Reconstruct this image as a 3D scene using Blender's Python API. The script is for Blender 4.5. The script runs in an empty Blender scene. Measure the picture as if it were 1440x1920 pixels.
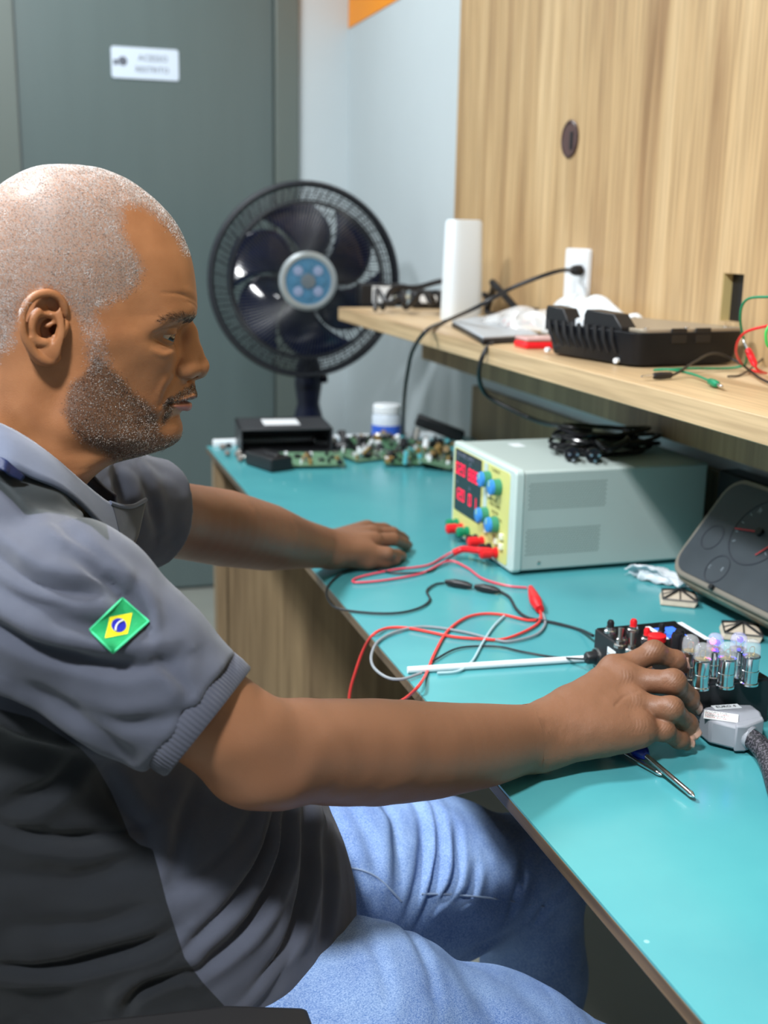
import bpy, bmesh, math, random
import numpy as np
from mathutils import Vector, Matrix, Euler

SC = bpy.context.scene
COL = SC.collection
random.seed(7)
rng = np.random.default_rng(7)

# ------------------------------------------------------------------ camera
F_PX = 2150.0
YAW, PIT, ROLL = math.radians(17.6), math.radians(13.75), math.radians(1.05)
CAM = Vector((0, 0, 1.26))
FW = Vector((math.sin(YAW)*math.cos(PIT), math.cos(YAW)*math.cos(PIT), -math.sin(PIT)))
_r0 = Vector((math.cos(YAW), -math.sin(YAW), 0)); _u0 = _r0.cross(FW)
RT = _r0*math.cos(ROLL) + _u0*math.sin(ROLL)
UP = -_r0*math.sin(ROLL) + _u0*math.cos(ROLL)
cd = bpy.data.cameras.new('camera'); cam = bpy.data.objects.new('camera', cd); COL.objects.link(cam)
cam.matrix_world = Matrix.Translation(CAM) @ Matrix((RT, UP, -FW)).transposed().to_4x4()
cd.sensor_fit = 'VERTICAL'; cd.sensor_height = 36.0; cd.lens = 36.0*F_PX/1920
cd.clip_start = 0.02
cd.dof.use_dof = True; cd.dof.focus_distance = 1.06; cd.dof.aperture_fstop = 5.6
SC.camera = cam

# ------------------------------------------------------------------ view, world
SC.view_settings.view_transform = 'Standard'; SC.view_settings.look = 'None'
SC.view_settings.gamma = 1.0; SC.view_settings.exposure = 0.28
w = bpy.data.worlds.new('world'); SC.world = w; w.use_nodes = True
w.node_tree.nodes['Background'].inputs[0].default_value = (0.80, 0.88, 1.0, 1)
w.node_tree.nodes['Background'].inputs[1].default_value = 0.11

# ------------------------------------------------------------------ lights (ceiling panels of the room, plus one added fill)
def area_light(name, loc, size, power, color, target=None, size_y=None):
    ld = bpy.data.lights.new(name, 'AREA'); ld.energy = power; ld.color = color
    ld.shape = 'RECTANGLE'; ld.size = size; ld.size_y = size_y or size
    o = bpy.data.objects.new(name, ld); COL.objects.link(o); o.location = loc
    if target is not None:
        o.rotation_euler = (Vector(target)-Vector(loc)).to_track_quat('-Z', 'Y').to_euler()
    return o
area_light('ceiling_lamp_main', (-0.62, 1.45, 2.62), 0.30, 52, (0.93, 0.97, 1.0))
area_light('fill_light_far', (0.1, 3.1, 2.62), 0.6, 20, (0.93, 0.97, 1.0))  # unseen panel added as fill light for the far end
area_light('ceiling_lamp_near', (-0.50, -0.1, 2.62), 0.22, 66, (0.95, 0.98, 1.0))

# ------------------------------------------------------------------ pixel-ray helpers (where a ray of the photo meets a plane of the place)
def ray(px, py): return FW + RT*((px-720)/F_PX) - UP*((py-960)/F_PX)
def atX(px, py, X): d = ray(px, py); return CAM + d*((X-CAM.x)/d.x)
def atY(px, py, Y): d = ray(px, py); return CAM + d*((Y-CAM.y)/d.y)
def atZ(px, py, Z): d = ray(px, py); return CAM + d*((Z-CAM.z)/d.z)

# ------------------------------------------------------------------ materials
def srgb(r, g, b):
    def f(c):
        c /= 255.0
        return c/12.92 if c <= 0.04045 else ((c+0.055)/1.055)**2.4
    return (f(r), f(g), f(b), 1)
MATS = {}
def mat(name, color, rough=0.5, metal=0.0, emit=None, emit_s=0.0, trans=0.0, ior=1.45, noise=0.0, nscale=40, bump=0.0,
        bscale=200, coat=0.0, sss=0.0, alpha=1.0, spec=0.5, stretch=None):
    if name in MATS: return MATS[name]
    m = bpy.data.materials.new(name); m.use_nodes = True; nt = m.node_tree; b = nt.nodes['Principled BSDF']
    c = color if len(color) == 4 else (*color, 1)
    b.inputs['Base Color'].default_value = c
    b.inputs['Roughness'].default_value = rough; b.inputs['Metallic'].default_value = metal
    b.inputs['IOR'].default_value = ior; b.inputs['Transmission Weight'].default_value = trans
    b.inputs['Coat Weight'].default_value = coat; b.inputs['Coat Roughness'].default_value = 0.08
    b.inputs['Alpha'].default_value = alpha; b.inputs['Specular IOR Level'].default_value = spec
    if emit is not None:
        b.inputs['Emission Color'].default_value = emit if len(emit) == 4 else (*emit, 1)
        b.inputs['Emission Strength'].default_value = emit_s
    if noise or bump:
        tc = nt.nodes.new('ShaderNodeTexCoord'); src = tc.outputs['Object']
        if stretch:
            mp = nt.nodes.new('ShaderNodeMapping'); nt.links.new(src, mp.inputs[0]); mp.inputs['Scale'].default_value = stretch
            src = mp.outputs[0]
    if noise:
        n = nt.nodes.new('ShaderNodeTexNoise'); n.inputs['Scale'].default_value = nscale; n.inputs['Detail'].default_value = 5
        nt.links.new(src, n.inputs['Vector'])
        mx = nt.nodes.new('ShaderNodeMix'); mx.data_type = 'RGBA'
        mx.inputs[6].default_value = tuple(max(0, x*(1-noise)) for x in c[:3])+(1,)
        mx.inputs[7].default_value = tuple(min(1, x*(1+noise)) for x in c[:3])+(1,)
        nt.links.new(n.outputs[0], mx.inputs[0]); nt.links.new(mx.outputs[2], b.inputs['Base Color'])
    if bump:
        n2 = nt.nodes.new('ShaderNodeTexNoise'); n2.inputs['Scale'].default_value = bscale; n2.inputs['Detail'].default_value = 3
        nt.links.new(src, n2.inputs['Vector'])
        bp = nt.nodes.new('ShaderNodeBump'); bp.inputs['Strength'].default_value = bump; bp.inputs['Distance'].default_value = 0.001
        nt.links.new(n2.outputs[0], bp.inputs['Height']); nt.links.new(bp.outputs[0], b.inputs['Normal'])
    MATS[name] = m
    return m

def wood_mat(name, base, dark, light, axis='Z', rough=0.42, sc=1.0):
    """oak-look laminate, grain running along `axis`"""
    m = bpy.data.materials.new(name); m.use_nodes = True; nt = m.node_tree; b = nt.nodes['Principled BSDF']
    N = nt.nodes.new; L = nt.links.new
    tc = N('ShaderNodeTexCoord'); mp = N('ShaderNodeMapping'); L(tc.outputs['Object'], mp.inputs[0])
    s = {'X': (0.5, 9, 9), 'Y': (9, 0.5, 9), 'Z': (9, 9, 0.5)}[axis]
    mp.inputs['Scale'].default_value = tuple(v*sc for v in s)
    n1 = N('ShaderNodeTexNoise'); n1.inputs['Scale'].default_value = 1.6; n1.inputs['Detail'].default_value = 6; n1.inputs['Distortion'].default_value = 0.6
    L(mp.outputs[0], n1.inputs['Vector'])
    mp2 = N('ShaderNodeMapping'); L(tc.outputs['Object'], mp2.inputs[0])
    s2 = {'X': (2.0, 70, 70), 'Y': (70, 2.0, 70), 'Z': (70, 70, 2.0)}[axis]
    mp2.inputs['Scale'].default_value = s2
    n2 = N('ShaderNodeTexNoise'); n2.inputs['Scale'].default_value = 2.0; n2.inputs['Detail'].default_value = 4; L(mp2.outputs[0], n2.inputs['Vector'])
    cr = N('ShaderNodeValToRGB'); cr.color_ramp.elements[0].position = 0.30; cr.color_ramp.elements[0].color = dark
    cr.color_ramp.elements[1].position = 0.72; cr.color_ramp.elements[1].color = light
    e = cr.color_ramp.elements.new(0.5); e.color = base
    L(n1.outputs[0], cr.inputs[0])
    cr2 = N('ShaderNodeValToRGB'); cr2.color_ramp.elements[0].position = 0.35; cr2.color_ramp.elements[0].color = (0.72, 0.70, 0.68, 1)
    cr2.color_ramp.elements[1].position = 0.6; cr2.color_ramp.elements[1].color = (1.04, 1.04, 1.04, 1)
    L(n2.outputs[0], cr2.inputs[0])
    mx = N('ShaderNodeMix'); mx.data_type = 'RGBA'; mx.blend_type = 'MULTIPLY'; mx.inputs[0].default_value = 0.8
    L(cr.outputs[0], mx.inputs[6]); L(cr2.outputs[0], mx.inputs[7]); L(mx.outputs[2], b.inputs['Base Color'])
    b.inputs['Roughness'].default_value = rough
    bp = N('ShaderNodeBump'); bp.inputs['Strength'].default_value = 0.15; bp.inputs['Distance'].default_value = 0.0005
    L(n2.outputs[0], bp.inputs['Height']); L(bp.outputs[0], b.inputs['Normal'])
    MATS[name] = m
    return m

# ------------------------------------------------------------------ object helpers
PMAT = {}
def tag(o, label=None, cat=None, group=None, kind=None):
    if label: o['label'] = label
    if cat: o['category'] = cat
    if group: o['group'] = group
    if kind: o['kind'] = kind
    return o
def thing(name, label, cat, loc=(0, 0, 0), rotz=0.0, group=None):
    o = bpy.data.objects.new(name, None); COL.objects.link(o); o.empty_display_size = 0.05
    o.location = loc; o.rotation_euler = (0, 0, rotz)
    PMAT[o.name] = Matrix.Translation(Vector(loc)) @ Euler((0, 0, rotz)).to_matrix().to_4x4()
    return tag(o, label, cat, group)
def pmat(o): return PMAT.get(o.name, Matrix.Identity(4)) if o is not None else Matrix.Identity(4)

class MB:
    def __init__(s, world=False): s.v = []; s.f = []; s.m = []; s.world = world; s.M = Matrix.Identity(4)
    def add(s, vs, fs, mi=0):
        o = len(s.v); s.v += [tuple(s.M @ Vector(p)) for p in vs]
        s.f += [tuple(i+o for i in f) for f in fs]; s.m += [mi]*len(fs); return s
    def box(s, c, d, mi=0, R=None):
        hx, hy, hz = d[0]/2, d[1]/2, d[2]/2; c = Vector(c)
        vs = [Vector((x, y, z)) for x in (-hx, hx) for y in (-hy, hy) for z in (-hz, hz)]
        if R is not None: vs = [R @ p for p in vs]
        return s.add([c+p for p in vs], [(0, 1, 3, 2), (4, 6, 7, 5), (0, 4, 5, 1), (2, 3, 7, 6), (0, 2, 6, 4), (1, 5, 7, 3)], mi)
    def box2(s, a, b, mi=0):
        a = Vector(a); b = Vector(b); return s.box((a+b)/2, [abs(x) for x in (b-a)], mi)
    def cyl(s, p0, p1, r0, r1=None, n=20, mi=0, cap=True):
        r1 = r0 if r1 is None else r1; p0 = Vector(p0); p1 = Vector(p1); d = (p1-p0).normalized()
        a = d.orthogonal().normalized(); b = d.cross(a)
        vs = []
        for p, r in ((p0, r0), (p1, r1)):
            vs += [p + a*(r*math.cos(2*math.pi*i/n)) + b*(r*math.sin(2*math.pi*i/n)) for i in range(n)]
        fs = [(i, (i+1) % n, n+(i+1) % n, n+i) for i in range(n)]
        if cap: fs += [tuple(range(n-1, -1, -1)), tuple(range(n, 2*n))]
        return s.add(vs, fs, mi)
    def lathe(s, prof, o=(0, 0, 0), axis=(0, 0, 1), n=28, mi=0, close=False):
        """prof: (radius, height) pairs along the axis"""
        o = Vector(o); d = Vector(axis).normalized(); a = d.orthogonal().normalized(); b = d.cross(a)
        vs = []
        for r, h in prof:
            r = max(r, 1e-5)
            vs += [o + d*h + a*(r*math.cos(2*math.pi*i/n)) + b*(r*math.sin(2*math.pi*i/n)) for i in range(n)]
        fs = []
        for k in range(len(prof)-1):
            fs += [(k*n+i, k*n+(i+1) % n, (k+1)*n+(i+1) % n, (k+1)*n+i) for i in range(n)]
        if close:
            k = len(prof)-1
            fs += [(k*n+i, k*n+(i+1) % n, (i+1) % n, i) for i in range(n)]
        else:
            fs += [tuple(range(n-1, -1, -1)), tuple((len(prof)-1)*n+i for i in range(n))]
        return s.add(vs, fs, mi)
    def tube(s, pts, r, n=8, mi=0, closed=False, smooth=0, cap=True):
        pts = [Vector(p) for p in pts]
        if smooth: pts = spline(pts, smooth, closed)
        m = len(pts); rr = r if hasattr(r, '__len__') else [r]*m
        if len(rr) != m: rr = list(np.interp(np.linspace(0, 1, m), np.linspace(0, 1, len(rr)), rr))
        vs = []; prev = None
        for i, p in enumerate(pts):
            t = (pts[(i+1) % m]-pts[i-1]) if closed else (pts[min(i+1, m-1)]-pts[max(i-1, 0)])
            if t.length < 1e-9: t = Vector((0, 0, 1))
            t.normalize()
            a = t.orthogonal().normalized() if prev is None else (prev - t*prev.dot(t))
            if a.length < 1e-6: a = t.orthogonal()
            a.normalize(); prev = a; b = t.cross(a)
            vs += [p + a*(rr[i]*math.cos(2*math.pi*k/n)) + b*(rr[i]*math.sin(2*math.pi*k/n)) for k in range(n)]
        fs = []
        for i in range(m if closed else m-1):
            j = (i+1) % m
            fs += [(i*n+k, i*n+(k+1) % n, j*n+(k+1) % n, j*n+k) for k in range(n)]
        if not closed and cap: fs += [tuple(range(n-1, -1, -1)), tuple((m-1)*n+k for k in range(n))]
        return s.add(vs, fs, mi)
    def prism(s, poly, o, ux, uy, h, mi=0):
        """2-D polygon in the (ux, uy) plane at o, extruded by vector h"""
        o, ux, uy, h = Vector(o), Vector(ux), Vector(uy), Vector(h); n = len(poly)
        a = [o+ux*x+uy*y for x, y in poly]
        vs = a+[p+h for p in a]
        if ux.cross(uy).dot(h) < 0: fs = [tuple(range(n)), tuple(range(2*n-1, n-1, -1))]+[(i, n+i, n+(i+1) % n, (i+1) % n) for i in range(n)]
        else: fs = [tuple(range(n-1, -1, -1)), tuple(range(n, 2*n))]+[(i, (i+1) % n, n+(i+1) % n, n+i) for i in range(n)]
        return s.add(vs, fs, mi)
    def grid(s, fn, nu, nv, mi=0, closeu=False):
        vs = [fn(i/(nu-1) if not closeu else i/nu, j/(nv-1)) for i in range(nu) for j in range(nv)]
        fs = []
        for i in range(nu if closeu else nu-1):
            k = (i+1) % nu
            fs += [(i*nv+j, k*nv+j, k*nv+j+1, i*nv+j+1) for j in range(nv-1)]
        return s.add(vs, fs, mi)
    def ball(s, c, r, n=16, mi=0, sc=(1, 1, 1)):
        c = Vector(c); vs = [c+Vector((0, 0, r*sc[2]))]; k = n//2
        for i in range(1, k):
            t = math.pi*i/k
            vs += [c+Vector((r*sc[0]*math.sin(t)*math.cos(2*math.pi*j/n), r*sc[1]*math.sin(t)*math.sin(2*math.pi*j/n), r*sc[2]*math.cos(t))) for j in range(n)]
        vs.append(c-Vector((0, 0, r*sc[2]))); fs = [(0, 1+j, 1+(j+1) % n) for j in range(n)]
        for i in range(k-2):
            fs += [(1+i*n+j, 1+(i+1)*n+j, 1+(i+1)*n+(j+1) % n, 1+i*n+(j+1) % n) for j in range(n)]
        e = len(vs)-1; fs += [(e, 1+(k-2)*n+(j+1) % n, 1+(k-2)*n+j) for j in range(n)]
        return s.add(vs, fs, mi)
    def build(s, name, mats, parent=None, bevel=0, smooth=40, seg=2, subd=0, solid=0):
        vs = s.v
        if s.world and parent is not None:
            inv = pmat(parent).inverted(); vs = [tuple(inv @ Vector(p)) for p in vs]
        me = bpy.data.meshes.new(name); me.from_pydata([tuple(p) for p in vs], [], s.f)
        ml = mats if isinstance(mats, (list, tuple)) else [mats]
        for m in ml: me.materials.append(m)
        me.polygons.foreach_set('material_index', s.m)
        me.update()
        bm = bmesh.new(); bm.from_mesh(me); bmesh.ops.recalc_face_normals(bm, faces=bm.faces); bm.to_mesh(me); bm.free()
        if smooth:
            me.polygons.foreach_set('use_smooth', [True]*len(me.polygons))
            if smooth < 180: me.set_sharp_from_angle(angle=math.radians(smooth))
        o = bpy.data.objects.new(name, me); COL.objects.link(o)
        if parent is not None:
            o.parent = parent; PMAT[o.name] = pmat(parent)
        if solid:
            md = o.modifiers.new('solid', 'SOLIDIFY'); md.thickness = solid; md.offset = 0
        if bevel:
            md = o.modifiers.new('bevel', 'BEVEL'); md.width = bevel; md.segments = seg; md.limit_method = 'ANGLE'; md.angle_limit = math.radians(40)
            md.harden_normals = False
        if subd:
            md = o.modifiers.new('sub', 'SUBSURF'); md.levels = subd; md.render_levels = subd
        return o

def spline(pts, k=6, closed=False):
    """Catmull-Rom through the points"""
    P = [Vector(p) for p in pts]; n = len(P); out = []
    for i in range(n if closed else n-1):
        p1, p2 = P[i], P[(i+1) % n]
        p0 = P[i-1] if (closed or i > 0) else p1*2-p2
        p3 = P[(i+2) % n] if (closed or i+2 < n) else p2*2-p1
        for j in range(k):
            t = j/k; t2 = t*t; t3 = t2*t
            out.append(0.5*((2*p1)+(p2-p0)*t+(2*p0-5*p1+4*p2-p3)*t2+(3*p1-p0-3*p2+p3)*t3))
    if not closed: out.append(P[-1])
    return out

def text_mb(mb, s, o, ux, uy, size, mi=0, depth=0.0004, align='LEFT'):
    """lettering as flat mesh: baseline origin o, along ux, up uy"""
    cu = bpy.data.curves.new('t', 'FONT'); cu.body = s; cu.size = size; cu.align_x = align; cu.resolution_u = 2
    ob = bpy.data.objects.new('t', cu); COL.objects.link(ob)
    dg = bpy.context.evaluated_depsgraph_get(); me = bpy.data.meshes.new_from_object(ob.evaluated_get(dg))
    o, ux, uy = Vector(o), Vector(ux).normalized(), Vector(uy).normalized(); nrm = ux.cross(uy)*depth
    vs = [o+ux*v.co.x+uy*v.co.y+nrm for v in me.vertices]
    fs = [tuple(p.vertices) for p in me.polygons]
    bpy.data.objects.remove(ob); bpy.data.curves.remove(cu); bpy.data.meshes.remove(me)
    mb.add(vs, fs, mi)

def copy_tree(o, parent=None):
    c = o.copy(); COL.objects.link(c)
    if parent is not None: c.parent = parent
    for ch in list(o.children):
        if ch is not c: copy_tree(ch, c)
    return c
def rot2(x, y, a): return x*math.cos(a)-y*math.sin(a), x*math.sin(a)+y*math.cos(a)
def rrect(w, h, r, n=5, x0=0, y0=0):
    out = []
    for cx, cy, a0 in ((w/2-r, h/2-r, 0), (-w/2+r, h/2-r, 90), (-w/2+r, -h/2+r, 180), (w/2-r, -h/2+r, 270)):
        for i in range(n+1):
            a = math.radians(a0+90*i/n); out.append((x0+cx+r*math.cos(a), y0+cy+r*math.sin(a)))
    return out

# ------------------------------------------------------------------ shared materials
oak = srgb(196, 160, 112)
M_OAKZ = wood_mat('oak_panel', srgb(196, 164, 120), srgb(158, 124, 86), srgb(216, 186, 142), 'Z')
M_OAKY = wood_mat('oak_shelf', srgb(204, 176, 136), srgb(178, 148, 110), srgb(220, 194, 156), 'Y')
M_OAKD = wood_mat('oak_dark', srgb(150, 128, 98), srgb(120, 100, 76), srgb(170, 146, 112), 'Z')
M_PLY = wood_mat('ply_edge', srgb(104, 84, 60), srgb(62, 50, 36), srgb(132, 108, 78), 'Y', sc=3)
M_WALL = mat('wall_paint', srgb(196, 206, 210), 0.55, noise=0.03, nscale=6, bump=0.05)
M_DOOR = mat('door_paint', srgb(92, 106, 106), 0.28, noise=0.06, nscale=4, stretch=(6, 6, 0.6), bump=0.06, bscale=9)
M_FLOOR = mat('floor_gray', srgb(140, 143, 136), 0.55, noise=0.12, nscale=5)
M_CEIL = mat('ceiling_white', srgb(225, 228, 228), 0.8)
M_BLACK = mat('black_plastic', (0.012, 0.012, 0.014), 0.38, spec=0.5)
M_BLACKG = mat('black_gloss', (0.008, 0.008, 0.010), 0.15)
M_BLACKR = mat('black_rubber', (0.018, 0.018, 0.020), 0.55)
M_WHITE = mat('white_plastic', srgb(232, 236, 240), 0.4)
M_METAL = mat('bright_metal', (0.75, 0.75, 0.76), 0.22, 1.0)
M_STEEL = mat('steel', (0.62, 0.60, 0.57), 0.3, 1.0)
M_RED = mat('red_plastic', srgb(222, 30, 38), 0.35)
M_GREEN = mat('green_plastic', srgb(16, 132, 92), 0.4)
# ================================================================== ROOM
def struct(name, mb, m, **k):
    o = mb.build(name, m, **k); o['kind'] = 'structure'; return o
XW = 1.10; YE = 3.95
struct('floor', MB().box2((-2.6, -1.6, -0.05), (XW+0.1, YE+0.1, 0)), M_FLOOR)
struct('ceiling', MB().box2((-2.6, -1.6, 2.70), (XW+0.1, YE+0.1, 2.75)), M_CEIL)
# right wall, grey paint, with an orange band painted high on it
struct('wall_right', MB().box2((XW, -1.6, 0), (XW+0.1, YE+0.1, 2.7)), M_WALL)
struct('trim_1', MB().box2((XW-0.003, 3.0, 1.915), (XW, YE-0.002, 2.7)), mat('orange_paint', srgb(250, 152, 24), 0.5))
struct('wall_far', MB().box2((-2.6, YE, 0), (0.0, YE+0.1, 2.7)).box2((0.92, YE, 0), (XW, YE+0.1, 2.7)).box2((0.0, YE, 2.12), (0.92, YE+0.1, 2.7)), M_WALL)
struct('wall_left', MB().box2((-2.6, -1.6, 0), (-2.5, YE+0.1, 2.7)), M_WALL)
# door: frame + leaf
fr = MB(); fr.box2((-0.06, YE-0.02, 0), (0.03, YE+0.05, 2.2)); fr.box2((0.845, YE-0.02, 0), (0.925, YE+0.05, 2.2)); fr.box2((-0.06, YE-0.02, 2.1), (0.925, YE+0.05, 2.2))
struct('trim_2', fr, mat('door_frame_paint', srgb(98, 108, 104), 0.35), bevel=0.004)
d = MB(); d.box2((0.033, YE+0.002, 0.01), (0.842, YE+0.042, 2.098))
door = struct('door_1', d, M_DOOR, bevel=0.002)
hd = MB(); hd.lathe([(0.024, 0), (0.024, 0.006), (0.009, 0.008), (0.009, 0.045)], (0.10, YE+0.002, 0.98), (0, -1, 0)); hd.tube([(0.10, YE-0.04, 0.98), (0.14, YE-0.042, 0.98), (0.21, YE-0.04, 0.978)], 0.008)
h = hd.build('door_handle', M_METAL); h.parent = door
# plaque
pl = MB(); pc = (atY(208, 87, YE-.001)+atY(335, 151, YE-.001))/2
pt = thing('door_sign', 'white rectangular plaque with two lines of grey lettering on the dark door', 'sign', (pc.x, YE+0.001, pc.z))
pw, ph = 0.212, 0.094
b = MB(); b.prism(rrect(pw, ph, 0.008), (0, 0, 0), (1, 0, 0), (0, 0, 1), (0, -0.003, 0)); b.build('plate', mat('sign_white', srgb(206, 220, 236), 0.35), pt)
t = MB(); tm = mat('sign_ink', srgb(92, 98, 110), 0.5)
text_mb(t, 'ACESSO', (0.025, -0.0035, 0.008), (1, 0, 0), (0, 0, 1), 0.026, align='CENTER'); t.build('lettering', tm, pt); t = MB()
text_mb(t, 'RESTRITO', (0.022, -0.0035, -0.026), (1, 0, 0), (0, 0, 1), 0.024, align='CENTER')
t.build('lettering', tm, pt); t = MB(); t.cyl((-0.070, -0.003, 0.004), (-0.070, -0.0038, 0.004), 0.014); t.box((-0.092, -0.0035, 0.0), (0.014, 0.0008, 0.016))
t.build('pictogram', tm, pt)
# oak wall cladding above the desk with its cut-out, apron under the shelf and backsplash
XP = 1.08
holes = (atX(1357, 512, XP), atX(1400, 598, XP))
y1, z1 = holes[0].y, holes[0].z; y0, z0 = y1-0.056, z1-0.075
pn = MB(); Y0, Y1 = -0.6, 2.855; ZB, ZT = 1.06, 2.55
pn.box2((XP, Y0, ZB), (XW-0.001, y0, ZT)); pn.box2((XP, y1, ZB), (XW-0.001, Y1, ZT)); pn.box2((XP, y0, z1), (XW-0.001, y1, ZT)); pn.box2((XP, y0, ZB), (XW-0.001, y1, z0))
cl = pn.build('wall_panel', M_OAKZ); tag(cl, 'tall light oak wood panel cladding the wall above the shelf', 'wall panel')
hb = MB(); hb.box2((XP+0.017, y0-.002, z0-.002), (XW-0.001, y1+.002, z1+.002)); o = hb.build('cutout_box', M_BLACK, cl); o['label'] = 'black recessed box in the panel cut-out'
hb = MB(); hb.box2((XP+0.0005, y1-0.001, z0), (XP+0.017, y1+0.001, z1)); hb.build('cutout_edge', mat('raw_mdf', srgb(208, 188, 130), .7), cl)
g = MB(); gc = (atX(1071, 224, XP)+atX(1069, 297, XP))/2
g.lathe([(0.030, 0), (0.036, 0.0), (0.037, 0.003), (0.034, 0.005), (0.031, 0.004), (0.030, 0.002)], gc, (-1, 0, 0), n=36)
g.build('cable_grommet', mat('brown_plastic', srgb(72, 52, 50), 0.35), None)
gg = bpy.data.objects['cable_grommet']; tag(gg, 'round dark brown cable grommet set in the oak wall panel', 'cable grommet')
g = MB(); g.lathe([(0.0305, 0.0005), (0.030, 0.003), (0.002, 0.003)], gc, (-1, 0, 0), n=36); g.box(gc+Vector((-0.0036, -0.010, -0.004)), (0.001, 0.012, 0.034), 1)
g.build('cap', [mat('brown_cap', srgb(88, 66, 64), 0.4), M_BLACK], gg)
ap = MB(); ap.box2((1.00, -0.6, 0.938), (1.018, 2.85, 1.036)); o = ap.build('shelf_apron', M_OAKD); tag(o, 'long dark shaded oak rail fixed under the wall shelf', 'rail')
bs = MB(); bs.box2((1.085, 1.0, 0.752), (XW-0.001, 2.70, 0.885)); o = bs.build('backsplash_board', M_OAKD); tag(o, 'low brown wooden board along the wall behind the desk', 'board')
sk = MB(); sk.box2((XW-0.012, 2.9, 0), (XW, YE, 0.08)); sk.box2((0.93, YE-0.012, 0), (XW, YE, 0.08)); struct('baseboard_right', sk, M_WHITE)

# ================================================================== SHELF
sh = MB(); sh.box2((0.775, -0.5, 1.038), (XP, 2.86, 1.070))
o = sh.build('wall_shelf', M_OAKY, bevel=0.0015); tag(o, 'thick light oak shelf running along the wall above the desk', 'shelf')

# ================================================================== DESK
XD = 0.411; ZD = 0.75
dk = thing('workbench', 'long workbench with a glossy turquoise top and brown wooden end panel', 'desk', (0.75, 1.2, 0))
tp = MB(world=True); tp.box2((XD, -0.6, ZD-0.015), (1.085, 2.72, ZD-0.0022)); tp.build('tabletop', M_PLY, dk, bevel=0.001)
# turquoise laminate with scuffs
M_TEAL = bpy.data.materials.new('turquoise_top'); M_TEAL.use_nodes = True
nt = M_TEAL.node_tree; bs_ = nt.nodes['Principled BSDF']; N = nt.nodes.new; L = nt.links.new
tc = N('ShaderNodeTexCoord'); n1 = N('ShaderNodeTexNoise'); n1.inputs['Scale'].default_value = 5; n1.inputs['Detail'].default_value = 6
L(tc.outputs['Object'], n1.inputs['Vector'])
cr = N('ShaderNodeValToRGB'); cr.color_ramp.elements[0].position = .3; cr.color_ramp.elements[0].color = srgb(70, 147, 156); cr.color_ramp.elements[1].position = .75; cr.color_ramp.elements[1].color = srgb(83, 162, 167)
L(n1.outputs[0], cr.inputs[0])
vs_ = N('ShaderNodeTexVoronoi'); vs_.feature = 'F1'; vs_.inputs['Scale'].default_value = 22; L(tc.outputs['Object'], vs_.inputs['Vector'])
n3 = N('ShaderNodeTexNoise'); n3.inputs['Scale'].default_value = 3.1; L(tc.outputs['Object'], n3.inputs['Vector'])
c2 = N('ShaderNodeValToRGB'); c2.color_ramp.elements[0].position = .035; c2.color_ramp.elements[0].color = (1, 1, 1, 1); c2.color_ramp.elements[1].position = .055; c2.color_ramp.elements[1].color = (0, 0, 0, 1); L(vs_.outputs['Distance'], c2.inputs[0])
c3 = N('ShaderNodeValToRGB'); c3.color_ramp.elements[0].position = .56; c3.color_ramp.elements[1].position = .6; L(n3.outputs[0], c3.inputs[0])
mm = N('ShaderNodeMath'); mm.operation = 'MULTIPLY'; L(c2.outputs[0], mm.inputs[0]); L(c3.outputs[0], mm.inputs[1])
mx = N('ShaderNodeMix'); mx.data_type = 'RGBA'; L(mm.outputs[0], mx.inputs[0]); L(cr.outputs[0], mx.inputs[6]); mx.inputs[7].default_value = srgb(190, 226, 228)
L(mx.outputs[2], bs_.inputs['Base Color'])
bs_.inputs['Roughness'].default_value = 0.20
n4 = N('ShaderNodeTexNoise'); n4.inputs['Scale'].default_value = 9; n4.inputs['Detail'].default_value = 2; L(tc.outputs['Object'], n4.inputs['Vector'])
bp = N('ShaderNodeBump'); bp.inputs['Strength'].default_value = .12; bp.inputs['Distance'].default_value = .004; L(n4.outputs[0], bp.inputs['Height']); L(bp.outputs[0], bs_.inputs['Normal'])
tp = MB(world=True); tp.box2((XD+0.0005, -0.6, ZD-0.0025), (1.085, 2.72, ZD)); o = tp.build('desk_mat', M_TEAL, dk); o['label'] = 'glossy turquoise top surface'
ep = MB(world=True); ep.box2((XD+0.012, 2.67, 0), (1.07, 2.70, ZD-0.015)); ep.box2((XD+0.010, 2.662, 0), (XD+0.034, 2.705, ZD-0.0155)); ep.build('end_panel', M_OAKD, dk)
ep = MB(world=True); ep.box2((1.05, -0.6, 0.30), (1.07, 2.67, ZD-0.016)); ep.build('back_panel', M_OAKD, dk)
st = MB(); st.box2((0.43, 2.724, 0.735), (1.08, 2.745, 0.762)); o = st.build('edge_strip', M_WHITE, bevel=.002); tag(o, 'white strip standing along the far end of the workbench', 'edging strip')
a, b_ = atZ(764, 1263, ZD), atZ(1103, 1241, ZD)
st = MB(); dv = (b_-a); st.cyl(a+Vector((0, 0, .0045)), b_+Vector((0, 0, .0045)), 0.0042, n=10); o = st.build('white_strip', M_WHITE); tag(o, 'thin straight white strip lying across the desk up to the black tester', 'strip')
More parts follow.
